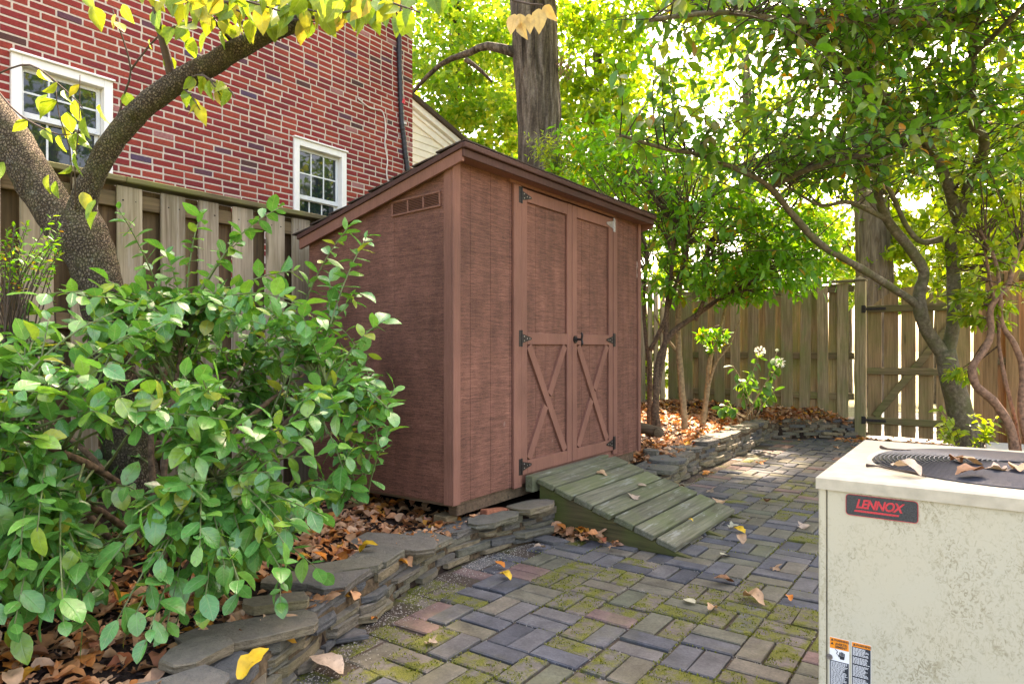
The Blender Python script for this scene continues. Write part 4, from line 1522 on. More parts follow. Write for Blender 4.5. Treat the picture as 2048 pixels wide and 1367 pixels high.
d1, xt = door(3.668, 4.332, True)
d2, _ = door(4.338, 5.0, False)
for dr, s, yh in ((d1, 1, 3.664), (d2, -1, 5.004)):
    for k, zz in enumerate((2.225, 1.275, .425)):
        mb = MB()
        Mx = T(0, yh, zz)
        a, b = (-.036, -.004) if s > 0 else (.004, .036)
        mb.bbox((xt + .002, a, -.055), (xt + .0055, b, .055), .001, Mx)
        mb.cyl((xt + .006, yh, zz - .055), (xt + .006, yh, zz + .055), .0055, n=8)
        tri = [(s * .005, -.032), (s * .115, -.008), (s * .122, 0), (s * .115, .008), (s * .005, .032)]
        mb.prism([(q_[0] + yh, q_[1] + zz) for q_ in (tri if s > 0 else tri[::-1])], 'x', xt + .0005, xt + .004)
        for q_ in ((.03, .014), (.03, -.014), (.065, 0), (.095, 0)):
            mb.cyl((xt + .003, yh + s * q_[0], zz + q_[1]), (xt + .0062, yh + s * q_[0], zz + q_[1]), .0045, n=6, mi=1)
        h = mb.build("hinge", [M['steel'] if (s < 0 and k == 0) else M['iron'], M['steel']], dr)
mb = MB()
hy, hz = 4.375, 1.275
mb.cyl((xt, hy, hz), (xt + .008, hy, hz), .028, n=16)
mb.cyl((xt + .008, hy, hz), (xt + .055, hy, hz), .0085, n=10)
mb.cyl((xt + .008, hy, hz), (xt + .02, hy, hz), .016, .012, n=12)
pp, rr = catmull([(xt + .055, hy, hz - .05), (xt + .062, hy, hz - .03), (xt + .058, hy, hz), (xt + .062, hy, hz + .03), (xt + .055, hy, hz + .05)], [.006, .0095, .008, .0095, .006], .006)
mb.tube(pp, rr, 10)
o = mb.build("handle", M['iron'], d2, smooth=False)
# vent
vm = T(-2.833, SY0, 2.085) @ Matrix.Rotation(math.radians(-2.5), 4, 'Y')
mb = MB()
W2, H2 = .203, .048
mb.bbox((-W2, -.012, -H2), (W2, -.001, -H2 + .013), .002, vm)
mb.bbox((-W2, -.012, H2 - .013), (W2, -.001, H2), .002, vm)
for xx in (-W2, -.07, .058, W2 - .013):
    mb.bbox((xx, -.0115, -H2 + .0135), (xx + .013, -.001, H2 - .0135), .002, vm)
vent = mb.build("vent", M['shed_trim'], shed)
for a in (-W2 + .0135, -.0565, .0715):
    b = a + .1205
    mb = MB()
    for k in range(7):
        zz = -H2 + .019 + k * .0098
        mb.box((a, -.010, zz), (b, -.002, zz + .0022), vm @ T(0, -.006, zz) @ Matrix.Rotation(.6, 4, 'X') @ T(0, .006, -zz))
    mb.box((a, -.0016, -H2 + .014), (b, -.0011, H2 - .014), vm, mi=1)
    mb.build("louvre", [M['shed_trim'], M['shed_dark']], vent)
# piers
for i, (x_, y_, lab) in enumerate([(SX - .12, SY0 + .07, "near front corner"), (SX - .10, SY1 - .12, "far front corner"), (SB + .15, SY0 + .1, "near back corner")]):
    o = thing("timber_pier", "stacked timber blocks propping the shed's " + lab, "timber block", (x_, y_, .1), "blocks under the shed")
    hb = SZ0 - .086
    MB().bbox((x_ - .07, y_ - .06, .06), (x_ + .07, y_ + .06, .165), .006, T(x_, y_, 0) @ Matrix.Rotation(.25, 4, 'Z') @ T(-x_, -y_, 0), jit=.003).build("block", M['red_brick'] if i == 0 else M['pier'], o)
    MB().bbox((x_ - .055, y_ - .05, .1655), (x_ + .055, y_ + .05, hb), .005, jit=.002).build("block", M['pier'], o)

# ------------------------------------------------------------------ ramp
ramp = thing("wooden_ramp", "short mossy green plank ramp leading up to the shed doors", "ramp", (-1.95, 4.3, 0))
RX0, RX1, RZ0, RZ1, RY0, RY1 = -2.44, -1.46, .345, .05, 3.74, 4.86
ra = math.atan2(RZ0 - RZ1, RX1 - RX0)
RL = math.hypot(RX1 - RX0, RZ0 - RZ1)
RM = T(RX0, 0, RZ0) @ Matrix.Rotation(ra, 4, 'Y')
nb = 7
bw = RL / nb
for k in range(nb):
    a, b = k * bw, (k + 1) * bw - .017
    Mx = RM @ T((a + b) / 2, 4.3, rnd.uniform(-.002, .002)) @ Matrix.Rotation(rnd.gauss(0, .005), 4, 'Z') @ T(-(a + b) / 2, -4.3, 0)
    MB().bbox((a, RY0 - rnd.uniform(-.006, .012), -.038), (b, RY1 + rnd.uniform(-.02, .02), 0), .005, Mx, jit=.002).build("plank", M['ramp'], ramp, T(RX0 + a, RY0, RZ0))
lowz = lambda x: RZ0 + (RZ1 - RZ0) * (x - RX0) / (RX1 - RX0)
for yy in (RY0 + .004, (RY0 + RY1) / 2, RY1 - .042):
    dz = .041
    MB().prism([(RX0 + .01, lowz(RX0 + .01) - dz), (RX0 + .01, .0), (RX1 + .10, -.006), (RX1 - .02, lowz(RX1 - .02) - dz)], 'y', yy, yy + .038).build("stringer", M['ramp_side'], ramp)
o = MB().bbox((SX + .022, 3.70, .255), (RX0 - .02, 4.80, .360), .004, jit=.002).build("ledger_board", M['ramp'], ramp)
# timber beside the shed
o = MB().tube(*catmull([at(1270, 852, 6.55), at(1312, 862, 6.4), at(1318, 864, 6.35)], [.055, .05, .05], .06), n=10).build("old_log", M['log'], None, T(at(1290, 860, 6.5)), smooth=True)
tag(o, "short weathered log lying against the shed's far corner", "log")
me = stone_mesh(.18, .14, .16, 555, .2)
me.materials.append(M['stone'])
w = at(1296, 888, 6.2)
o = put("boulder", me, None, T(w.x, w.y, .10))
tag(o, "rounded grey stone half buried in leaves beside the shed's far corner", "stone")

# ------------------------------------------------------------------ air conditioner
AX0, AX1, AY0, AY1, AZ = -.381, .485, 2.0, 2.865, .865
ac = thing("air_conditioner", "beige outdoor air conditioner cabinet with round black top grille", "air conditioner", ((AX0 + AX1) / 2, (AY0 + AY1) / 2, .06))
o = MB().bbox((AX0 - .08, AY0 - .08, -.03), (AX1 + .08, AY1 + .08, .05), .01).build("equipment_pad", M['concrete'])
tag(o, "concrete pad under the beige air conditioner", "pad")
mb = MB()
t_ = .022
MB().bbox((AX0 + t_, AY0 + .002, .055), (AX1 - t_, AY0 + .02, AZ - .034), .002).build("side_panel", M['ac'], ac)
MB().bbox((AX0 + t_, AY1 - .02, .055), (AX1 - t_, AY1 - .002, AZ - .034), .002).build("side_panel", M['ac'], ac)
MB().bbox((AX0 + .002, AY0 + t_, .055), (AX0 + .02, AY1 - t_, AZ - .034), .002).build("side_panel", M['ac'], ac)
MB().bbox((AX1 - .02, AY0 + t_, .055), (AX1 - .002, AY1 - t_, AZ - .034), .002).build("side_panel", M['ac'], ac)
for xx in (AX0, AX1 - t_ + .003):
    for yy in (AY0, AY1 - t_ + .003):
        MB().bbox((xx, yy, .052), (xx + t_ - .003, yy + t_ - .003, AZ - .034), .003).build("corner_post", M['ac'], ac)
CX, CY, GR = (AX0 + AX1) / 2 + .0, (AY0 + AY1) / 2, .365
# top cover with a round hole
n = 64
mb = MB()
V, F = [], []
ov = .006
for k in range(n):
    a = 2 * math.pi * k / n
    ca_, sa_ = math.cos(a), math.sin(a)
    s = 1 / max(abs(ca_), abs(sa_))
    hx_, hy_ = (AX1 - AX0) / 2 + ov, (AY1 - AY0) / 2 + ov
    ex, ey = CX + ca_ * s * hx_, CY + sa_ * s * hy_
    fx, fy = CX + ca_ * s * (hx_ - .006), CY + sa_ * s * (hy_ - .006)
    V += [(ex, ey, AZ - .036), (ex, ey, AZ - .006), (fx, fy, AZ), (CX + ca_ * GR, CY + sa_ * GR, AZ + .004), (CX + ca_ * (GR - .012), CY + sa_ * (GR - .012), AZ - .002), (CX + ca_ * (GR - .014), CY + sa_ * (GR - .014), AZ - .16)]
for k in range(n):
    a, b = 6 * k, 6 * ((k + 1) % n)
    for j in range(5):
        F.append((a + j, b + j, b + j + 1, a + j + 1))
mb.add(V, F)
mb.build("top_cover", M['ac_top'], ac)
MB().cyl((CX, CY, AZ - .165), (CX, CY, AZ - .158), GR - .01, n=48).build("fan_shroud", M['ac_black'], ac)
mb = MB()
for k in range(3):
    a = k * 2.094 + .4
    Mx = T(CX, CY, AZ - .11) @ Matrix.Rotation(a, 4, 'Z') @ Matrix.Rotation(.45, 4, 'X')
    mb.prism([(.05, -.07), (.30, -.12), (.32, .05), (.05, .06)], 'z', -.002, .002, Mx)
mb.cyl((CX, CY, AZ - .14), (CX, CY, AZ - .07), .06, n=20)
mb.build("fan", M['ac_black'], ac)
mb = MB()
nr = 27
for k in range(nr):
    R_ = .03 + (GR - .02 - .03) * k / (nr - 1)
    m_ = 56
    zr_ = AZ + .002 + .016 * (1 - (R_ / GR) ** 2)
    V, F = [], []
    for i in range(m_):
        a = 2 * math.pi * i / m_
        for q in range(4):
            b = math.pi / 2 * q
            rr_ = R_ + math.cos(b) * .0028
            V.append((CX + math.cos(a) * rr_, CY + math.sin(a) * rr_, zr_ + math.sin(b) * .0028))
    for i in range(m_):
        for q in range(4):
            F.append((i * 4 + q, ((i + 1) % m_) * 4 + q, ((i + 1) % m_) * 4 + (q + 1) % 4, i * 4 + (q + 1) % 4))
    mb.add(V, F)
for k in range(6):
    a = math.pi * 2 * k / 6 + .3
    mb.cyl((CX + math.cos(a) * .03, CY + math.sin(a) * .03, AZ + .012), (CX + math.cos(a) * (GR - .01), CY + math.sin(a) * (GR - .01), AZ - .003), .003, n=6)
mb.build("fan_grille", M['ac_black'], ac, smooth=True)


def text_mesh(name, txt, size, mat, parent, M_, bold=0.0, shear=0.0, spacing=1.0, sx=1.0):
    cu = bpy.data.curves.new(name, 'FONT')
    cu.body = txt
    cu.size = size
    cu.offset = bold
    cu.shear = shear
    cu.space_character = spacing
    cu.extrude = .0003
    cu.align_x = 'CENTER'
    cu.align_y = 'CENTER'
    tmp = bpy.data.objects.new(name, cu)
    COL.objects.link(tmp)
    me = bpy.data.meshes.new_from_object(tmp)
    bpy.data.objects.remove(tmp)
    me.materials.clear()
    me.materials.append(mat)
    return put(name, me, parent, M_ @ Matrix.Diagonal((sx, 1, 1, 1)))


FACE = Matrix.Rotation(math.radians(90), 4, 'X')       # XY text plane -> facing -Y
yf = AY0 + .002
px0, px1, pz0, pz1 = -.312, -.145, .768, .823
pts = []
for cx_, cz_, a0 in ((px1 - .008, pz1 - .008, 0), (px0 + .008, pz1 - .008, 90), (px0 + .008, pz0 + .008, 180), (px1 - .008, pz0 + .008, 270)):
    for k in range(4):
        a = math.radians(a0 + k * 30)
        pts.append((cx_ + .008 * math.cos(a), cz_ + .008 * math.sin(a)))
plate = MB().prism(pts, 'y', yf - .0025, yf - .0003).build("name_plate", M['plate'], ac)
rim = MB()
for i in range(len(pts)):
    a, b = pts[i], pts[(i + 1) % len(pts)]
    rim.cyl((a[0], yf - .0025, a[1]), (b[0], yf - .0025, b[1]), .0008, n=5)
rim.build("rim", M['plate_red'], plate)
cxp = (px0 + px1) / 2 - .006
text_mesh("lettering", "LENNOX", .033, M['plate_red'], plate, T(cxp, yf - .0030, .7995) @ FACE, bold=.0011, shear=.28, spacing=.92, sx=.84)
MB().prism([(cxp - .058, .7785), (cxp + .046, .7785), (cxp + .048, .7835), (cxp - .0555, .7835)], 'y', yf - .0032, yf - .0026).build("underline", M['plate_red'], plate)
# warning labels
zt_ = .4275
for (a, b, two) in ((-.353, -.3045, True), (-.2985, -.252, False)):
    wl = MB().box((a, yf - .0008, .20), (b, yf - .0002, zt_)).build("warning_label", M['lab_white'], ac)
    oz = .030 if two else .0125
    MB().box((a + .0008, yf - .0013, zt_ - oz), (b - .0008, yf - .0009, zt_ - .0008)).build("orange_band", M['lab_orange'], wl)
    cx_ = (a + b) / 2
    text_mesh("lettering", "WARNING", .0085, M['lab_dark'], wl, T(cx_ + .0055, yf - .0016, zt_ - .0066) @ FACE, bold=.0002, sx=.9)
    tris = [(a + .003, zt_ - .0095)]
    if two:
        text_mesh("lettering", "AVERTIS-", .0085, M['lab_dark'], wl, T(cx_ + .0055, yf - .0016, zt_ - .0165) @ FACE, bold=.0002, sx=.9)
        text_mesh("lettering", "SEMENT", .0085, M['lab_dark'], wl, T(cx_ + .0045, yf - .0016, zt_ - .0242) @ FACE, bold=.0002, sx=.95)
        tris.append((a + .003, zt_ - .0195))
    for tx, tz in tris:
        MB().prism([(tx, tz), (tx + .0075, tz), (tx + .00375, tz + .0065)], 'y', yf - .0017, yf - .0014).build("warning_triangle", M['lab_dark'], wl)
    ztop = zt_ - oz - (.033 if two else 0)
    MB().box((a + .0008, yf - .0011, .2008), (b - .0008, yf - .00085, ztop)).build("text_panel", M['lab_dark'], wl)
    mb = MB()
    zz = ztop - .004
    while zz > .206:
        xx = a + .003
        end = b - rnd.uniform(.003, .016)
        if rnd.random() < .1:
            zz -= .003
        while xx < end:
            wlen = rnd.uniform(.003, .008)
            e_ = min(xx + wlen, end)
            mb.box((xx, yf - .0015, zz), (e_, yf - .0012, zz + .0015))
            xx += wlen + .0011
        zz -= .0031
    mb.build("fine_print", M['lab_white'], wl)
    if two:
        hx0, hz0 = cx_ + .006, zt_ - oz - .0255
        mb = MB()
        yv0, yv1 = yf - .0016, yf - .0012
        mb.prism([(hx0 - .004, hz0), (hx0 + .006, hz0), (hx0 + .0075, hz0 + .009), (hx0 - .006, hz0 + .009)], 'y', yv0, yv1)
        for q, hh in enumerate((.0085, .0105, .010, .0075)):
            mb.box((hx0 - .006 + q * .0036, yv0, hz0 + .0095), (hx0 - .0032 + q * .0036, yv1, hz0 + .0098 + hh))
        mb.prism([(hx0 - .0065, hz0 + .004), (hx0 - .010, hz0 + .010), (hx0 - .0085, hz0 + .0115), (hx0 - .0055, hz0 + .0085)], 'y', yv0, yv1)
        for p_, q_ in (((-.016, .024), (-.0095, .0185)), ((-.0095, .0185), (-.013, .0145)), ((-.013, .0145), (-.0105, .011))):
            mb.cyl((hx0 + p_[0], yf - .0012, hz0 + p_[1]), (hx0 + q_[0], yf - .0012, hz0 + q_[1]), .0008, n=5)
        mb.build("hand_symbol", M['lab_dark'], wl)
mb = MB()
mb.cyl((AX0 + t_ + .006, yf - .006, .372), (AX0 + t_ + .006, yf, .372), .0055, n=6)
mb.cyl((AX0 + t_ + .006, yf - .002, .372), (AX0 + t_ + .006, yf, .372), .008, n=14)
mb.build("screw", M['steel'], ac)


# ------------------------------------------------------------------ plants
# ---- dogwood at the left
dog = thing("dogwood_tree", "forked dogwood with checkered bark and yellow-green leaves before the fence", "tree", at(225, 980, 3.35))
dp = lambda r_: (lambda q, a, rr: rr * r_ * (mnoise.noise(q * 7) + .6 * mnoise.noise(q * 18)))


def bark_limb(name, pts, radii, n=40, step=.018, amp=.05, cell=88.0):
    P, R = catmull(pts, radii, step)

    def f(q, a, rr):
        dd = mnoise.voronoi(q * cell)[0]
        return rr * amp * (mnoise.noise(q * 7) + .9 * mnoise.noise(q * 16)) + .0025 * min(1, (dd[1] - dd[0]) * 2.5)
    V, F = tube_geo(P, R, n, f)
    mb = MB()
    mb.add(V, F)
    mb.build(name, M['bark_dog'], dog, smooth=True)
    return P, R


bark_limb("trunk", [at(268, 985, 3.3), at(250, 880, 3.32), at(232, 760, 3.34), at(212, 640, 3.34), at(190, 540, 3.33), at(165, 470, 3.32), at(150, 430, 3.32)], [.125, .105, .096, .096, .106, .115, .10], amp=.07)
bark_limb("limb", [at(178, 520, 3.34), at(120, 440, 3.34), at(70, 360, 3.34), at(25, 280, 3.33), at(-25, 215, 3.3), at(-80, 120, 3.2), at(-120, -30, 3.05), at(-150, -220, 2.9)], [.095, .093, .092, .09, .085, .08, .07, .055], amp=.07)
LB, LR = bark_limb("limb", [at(175, 520, 3.33), at(160, 440, 3.30), at(178, 372, 3.27), at(215, 300, 3.24), at(270, 230, 3.2), at(345, 170, 3.16), at(430, 125, 3.12), at(480, 95, 3.1), at(540, 66, 3.08), at(605, 40, 3.04), at(630, -10, 3.0), at(690, -80, 2.9), at(790, -170, 2.75), at(900, -260, 2.6)], [.080, .063, .054, .050, .050, .050, .049, .046, .038, .033, .032, .028, .022, .014], amp=.09)
bark_limb("limb_stub", [at(520, 80, 3.1), at(528, 55, 3.09), at(532, 35, 3.08)], [.036, .03, .022], n=20)
bark_limb("knot", [at(268, 232, 3.19), at(268, 224, 3.15), at(270, 218, 3.13)], [.03, .026, .012], n=14)
mbd = MB()
dres = []


def dtwig(pts, r0, r1, nl=0, size=.1, t0=.3):
    P, R = catmull(pts, [r0 + (r1 - r0) * i / (len(pts) - 1) for i in range(len(pts))], .05)
    mbd.tube(P, R, 6)
    for k in range(nl):
        t = t0 + (1 - t0) * (k + rnd.random()) / nl
        q = P[min(int(t * (len(P) - 1)), len(P) - 1)]
        dres.append((q, Vector((rnd.gauss(0, .45), rnd.gauss(0, .45), -rnd.uniform(.5, 1.3))).normalized(), Vector((rnd.gauss(.5, .7), rnd.gauss(-.7, .7), rnd.gauss(.3, .5))), size * rnd.uniform(.7, 1.15)))


# branches seen in front of the wall
dtwig([at(345, 165, 3.16), at(333, 110, 3.1), at(318, 50, 3.05), at(305, -20, 3.0), at(290, -100, 2.9)], .022, .012, 6)
dtwig([at(468, 88, 3.1), at(420, 30, 3.0), at(398, -15, 2.95), at(380, -90, 2.9)], .009, .005, 7)
dtwig([at(232, 250, 3.2), at(250, 185, 3.15), at(262, 140, 3.1), at(245, 75, 3.05), at(225, 20, 3.0)], .006, .003, 2)
dtwig([at(262, 140, 3.1), at(300, 90, 3.1), at(345, 55, 3.05), at(440, 35, 3.0), at(540, 35, 3.0), at(640, 45, 3.0)], .005, .003, 12)
dtwig([at(-10, 150, 3.2), at(60, 130, 3.15), at(130, 180, 3.1), at(165, 215, 3.1)], .005, .003, 3)
dtwig([at(-10, 175, 3.2), at(40, 230, 3.15), at(120, 270, 3.1), at(170, 260, 3.1)], .005, .003, 3)
dtwig([at(152, 420, 3.2), at(150, 330, 3.1), at(158, 250, 3.08), at(160, 150, 3.05)], .004, .002, 2)
dtwig([at(143, 380, 3.2), at(140, 300, 3.1), at(118, 230, 3.08), at(112, 180, 3.05)], .004, .002, 3)
dtwig([at(370, 165, 3.14), at(395, 150, 3.0), at(420, 160, 2.95), at(440, 190, 2.95)], .005, .003, 8, .085)
dtwig([at(400, 145, 3.12), at(430, 165, 3.0), at(455, 175, 2.95), at(470, 195, 2.92)], .005, .003, 7, .085)
dtwig([at(365, 175, 3.14), at(385, 195, 3.02), at(400, 220, 3.0)], .004, .002, 6, .085)
dtwig([at(605, 40, 3.02), at(660, 30, 2.9), at(740, 20, 2.85), at(820, 40, 2.8)], .007, .003, 16, .09)
# boughs just above the frame whose leaves hang into it
for (ua, ub, va, vb, nl) in ((300, 560, -15, 22, 14), (430, 660, 5, 30, 10), (600, 840, -15, 25, 16), (340, 520, -5, 45, 12), (160, 300, -60, -20, 12), (160, 420, -70, -25, 14), (330, 600, -45, -10, 16), (420, 700, -20, 0, 12), (560, 840, -40, -5, 14), (480, 800, -80, -30, 14), (640, 900, -25, -10, 12), (600, 760, 0, 20, 10)):
    dd = rnd.uniform(2.6, 3.1)
    dtwig([at(ua, va, dd), at((ua * 2 + ub) / 3, (va + vb) / 2 - 12, dd - .05), at((ua + ub * 2) / 3, (va + vb) / 2 - 5, dd - .05), at(ub, vb, dd - .1)], .008, .003, nl, .1, .05)
# single leaves low on the trunk shoots
for (u_, v_, sz) in ((95, 205, .14), (150, 215, .13), (200, 225, .13), (135, 240, .12), (170, 250, .11), (150, 280, .12), (120, 285, .10), (160, 265, .1), (98, 365, .10), (110, 378, .11), (165, 400, .12), (190, 415, .12), (195, 440, .10), (8, 340, .10), (182, 28, .12), (232, 45, .11), (180, 8, .12), (245, 25, .1), (300, 95, .06), (375, 60, .13), (385, 90, .12), (418, 75, .12), (455, 60, .12), (477, 65, .12), (445, 20, .13)):
    q = at(u_, v_ - 16, rnd.uniform(3.0, 3.12))
    dres.append((q, Vector((rnd.gauss(0, .4), rnd.gauss(0, .4), -1)).normalized(), Vector((rnd.gauss(.2, .5), rnd.gauss(-.9, .4), .4)), sz * rnd.uniform(.75, .95)))
mbd.build("twigs", M['twig_dark'], dog, smooth=True)["kind"] = "stuff"
A = as_frames(dres)
print('dog', len(A))
leafset(dog, A, TPL_DOG, M['lf_dog'], 300)
# the drooping gold leaves on a twig hanging from above
mb = MB()
gold = []
P, R = catmull([at(640, -60, 2.95), at(800, -75, 2.6), at(960, -40, 2.3), at(1030, 2, 2.15), at(1085, 10, 2.1)], [.008, .007, .005, .0035, .002], .04)
mb.tube(P, R, 6)
mb.build("hanging_twig", M['twig_dark'], dog, smooth=True)
for (u_, v_, du, dv, sz) in ((1030, 28, -10, 40, .075), (1040, 28, 3, 36, .065), (1058, 28, 2, 40, .072), (1040, 48, 14, 32, .062), (1078, 17, 0, 50, .088), (1088, 12, 18, 24, .062), (1050, 36, 10, 12, .03)):
    q = at(u_, v_, 2.12)
    e = at(u_ + du, v_ + dv, 2.10)
    gold.append((q, (e - q).normalized(), Vector((.45, -.85, .2)) + Vector((rnd.gauss(0, .25), 0, 0)), sz))
A = as_frames(gold, .8, 1.0)
for i in range(len(A)):
    put("gold_leaf", tpl_mesh(TPL_DOG, [2, 1, 2, 3, 2, 1, 0][i], M['lf_tan'], "gold_leaf"), dog, to_matrix(A[i]))

# ---- big glossy shrub at the left
shrub = thing("evergreen_shrub", "large glossy green broadleaf shrub spreading before the fence and shed", "shrub", (-3.0, 1.55, .2))
base = Vector((-3.0, 1.55, .18))
stems = []
mains = [(-.75, -.55, .95), (-.5, .35, 1.15), (.1, .75, .95), (.55, .45, .85), (.65, -.15, .55), (.35, -.65, .6), (-.2, -.95, .75), (-.1, .15, 1.2), (-.6, .9, 1.1), (.35, 1.0, .7), (.75, .5, .35), (.5, -1.0, .9)]
for (dx, dy, dz) in mains:
    tip = base + Vector((dx, dy, dz))
    mid = base + Vector((dx * .35 + rnd.gauss(0, .05), dy * .35 + rnd.gauss(0, .05), dz * .55))
    P, R = limb("stem", [base + Vector((rnd.gauss(0, .06), rnd.gauss(0, .06), -.05)), mid, tip], [rnd.uniform(.018, .028), .014, .007], M['bark_shrub'], shrub, n=8, step=.05, rough=.2, freq=20)
    stems.append(P)
allst = [q for P in stems for q in P[len(P) // 4:]]
res = []
mbt = MB()
cen = Vector((-2.9, 1.62, .80))
tips = []


def shrub_ok(q):
    # the shrub's lower right side stops short of the shed corner and the flagstones
    a = q.x * .52 + q.y * .85
    return a < .12 + .55 * min(1, max(0, (q.z - .42) / .45))


while len(tips) < 380:
    v_ = Vector((rnd.gauss(0, 1), rnd.gauss(0, 1), rnd.gauss(0, 1))).normalized()
    rr = rnd.uniform(.62, 1.0) ** .6
    q = cen + Vector((v_.x * .98 * rr, v_.y * 1.18 * rr, v_.z * .78 * rr))
    # lumpy outline
    if rr > .86 + .3 * mnoise.noise(v_ * 2.6):
        continue
    if q.z < .26 or q.x < -4.05 or q.y > 2.88 or (q.x > -1.93):
        continue
    if q.z < .5 and rnd.random() < .35:
        continue
    if not shrub_ok(q):
        continue
    tips.append(q)
# skirt of low twigs on the open side
k = 0
while k < 95:
    a = rnd.uniform(-2.0, .9)
    q = Vector((-2.75 + math.cos(a) * rnd.uniform(.35, .88), 1.35 + math.sin(a) * rnd.uniform(.45, 1.05), rnd.uniform(.27, .72)))
    if q.x > -1.9 + .12 * math.sin(q.y * 5) or not (in_bed(q.x, q.y, .12) or q.z > .4):
        continue
    if not shrub_ok(q):
        continue
    tips.append(q)
    k += 1
# long shoots that stick out of the outline
extra = [at(698, 452, 3.35), at(735, 470, 3.3), at(560, 415, 3.45), at(405, 420, 3.3), at(235, 415, 3.2), at(770, 640, 3.1), at(790, 775, 3.05), at(775, 830, 2.95), at(720, 585, 3.2), at(330, 500, 3.1), at(480, 480, 3.3), at(650, 1150, 2.55), at(620, 1040, 2.6), at(560, 1210, 2.4), at(330, 1270, 2.15), at(260, 1250, 2.1), at(480, 1190, 2.3), at(740, 800, 3.0), at(715, 880, 2.9), at(60, 620, 2.9), at(30, 760, 2.7), at(660, 560, 3.3), at(600, 540, 3.35), at(90, 1230, 2.05), at(40, 1120, 2.0), at(730, 930, 2.85), at(690, 970, 2.8), at(170, 1190, 2.05), at(400, 1230, 2.2)]
for k, q in enumerate(tips + extra):
    best = min(rnd.sample(allst, 40), key=lambda s_: (s_ - q).length + .3 * max(0, s_.z - q.z))
    P = twig(best, q, .12 if k >= len(tips) else rnd.uniform(.0, .18), 8)
    mbt.tube(P, [.0055 - .0035 * i / 7 for i in range(8)], 5)
    L = (q - best).length
    nl = 11 if k < len(tips) else 14
    res += leaves_on(P, max(7, int(nl * 1.15 * min(1.3, .6 + L))), .082, .26 if L < .8 else .45, 1.0, .22, 1.0, .22)
mbt.build("twigs", M['twig_green'], shrub, smooth=True)["kind"] = "stuff"
A = as_frames(res, .85, 1.1)
print("shrub leaves", len(A))
leafset(shrub, A, TPL_SHRUB, M['lf_shrub'], 300, front=lambda p, u, v: (np.array([(Vector(q) - cen).dot(-CF) for q in p]) > .1))

# fine-leaved azalea beside the dogwood trunk
az = thing("azalea_shrub", "small fine-leaved shrub spilling over the dogwood trunk at the left edge", "shrub", at(30, 760, 2.9))
res = []
mbt = MB()
b0 = at(30, 760, 2.9)
for k in range(46):
    q = at(rnd.uniform(-60, 125), rnd.uniform(430, 545), rnd.uniform(2.75, 3.1))
    P = twig(b0 + Vector((rnd.gauss(0, .05), rnd.gauss(0, .05), 0)), q, .1, 8, .1)
    mbt.tube(P, [.004 - .0025 * i / 7 for i in range(8)], 4)
    res += leaves_on(P, 16, .028, .6, 1.0, .0, .9, .4)
mbt.build("twigs", M['twig_dark'], az, smooth=True)["kind"] = "stuff"
o = joined("foliage", az, as_frames(res), TPL_LANCE, M['lf_rho'])
o["kind"] = "stuff"

# ---- camellia-like tree at the right, before the gate
mag = thing("camellia_tree", "multi-limbed dark-leaved tree standing before the gate behind the air conditioner", "tree", at(1938, 905, 7.3))
limbs = []


def ml(spec, r0, r1, nm="limb", n=14):
    pts = [at(*s) for s in spec]
    rad = [r0 + (r1 - r0) * i / (len(pts) - 1) for i in range(len(pts))]
    P, R = limb(nm, pts, rad, M['bark_mag'], mag, n=n, step=.07, rough=.09, freq=6)
    limbs.append((P, R))


ml([(1942, 915, 7.3), (1928, 850, 7.3), (1912, 790, 7.3), (1898, 740, 7.3), (1890, 700, 7.3)], .14, .10, "trunk", 20)
ml([(1892, 715, 7.3), (1866, 680, 7.3), (1845, 640, 7.28), (1838, 590, 7.25), (1848, 545, 7.2), (1822, 500, 7.15), (1778, 445, 7.1), (1757, 395, 7.0), (1750, 300, 6.9), (1744, 180, 6.7), (1730, 60, 6.5), (1715, -80, 6.3)], .078, .022)
ml([(1890, 720, 7.3), (1906, 650, 7.3), (1908, 570, 7.28), (1903, 500, 7.25), (1900, 470, 7.2), (1921, 425, 7.1), (1945, 350, 6.9), (1969, 288, 6.7), (1946, 246, 6.5), (1942, 190, 6.3), (1946, 100, 6.1), (1955, 0, 5.8), (1962, -120, 5.5)], .075, .03)
ml([(1842, 615, 7.27), (1810, 592, 7.2), (1727, 540, 6.9), (1640, 487, 6.5), (1586, 430, 6.2), (1542, 377, 5.9), (1500, 350, 5.7), (1400, 310, 5.4), (1332, 298, 5.2), (1240, 270, 5.0)], .045, .010)
ml([(1912, 430, 7.1), (1885, 342, 6.9), (1823, 246, 6.5), (1771, 197, 6.2), (1722, 175, 5.9), (1690, 130, 5.6), (1640, 90, 5.3), (1560, 60, 5.0)], .056, .02)
ml([(1893, 474, 7.2), (1845, 484, 7.1), (1812, 450, 7.0), (1776, 375, 6.8), (1720, 330, 6.5), (1640, 310, 6.2)], .035, .012, n=10)
ml([(1946, 44, 6.0), (1850, 48, 5.6), (1749, 40, 5.2), (1595, 42, 4.7), (1450, 25, 4.3), (1300, 40, 4.0)], .035, .012, n=10)
ml([(1545, 372, 5.9), (1600, 345, 5.7), (1674, 320, 5.5), (1740, 312, 5.3)], .03, .012, n=10)
ml([(1775, 440, 7.1), (1700, 405, 6.8), (1640, 410, 6.5), (1570, 370, 6.2)], .03, .01, n=10)
ml([(1945, 110, 6.1), (2000, 60, 5.8), (2060, 0, 5.5), (2150, -80, 5.2)], .03, .012, n=10)
ml([(1942, 200, 6.3), (1860, 260, 6.2), (1800, 300, 6.0), (1740, 330, 5.9)], .016, .008, n=8)
res = []
mbt = MB()
src = []
for P, R in limbs[1:]:
    for q, r_ in zip(P, R):
        if r_ < .06 and q.z > 2.2:
            src.append(q)
cnt = 0
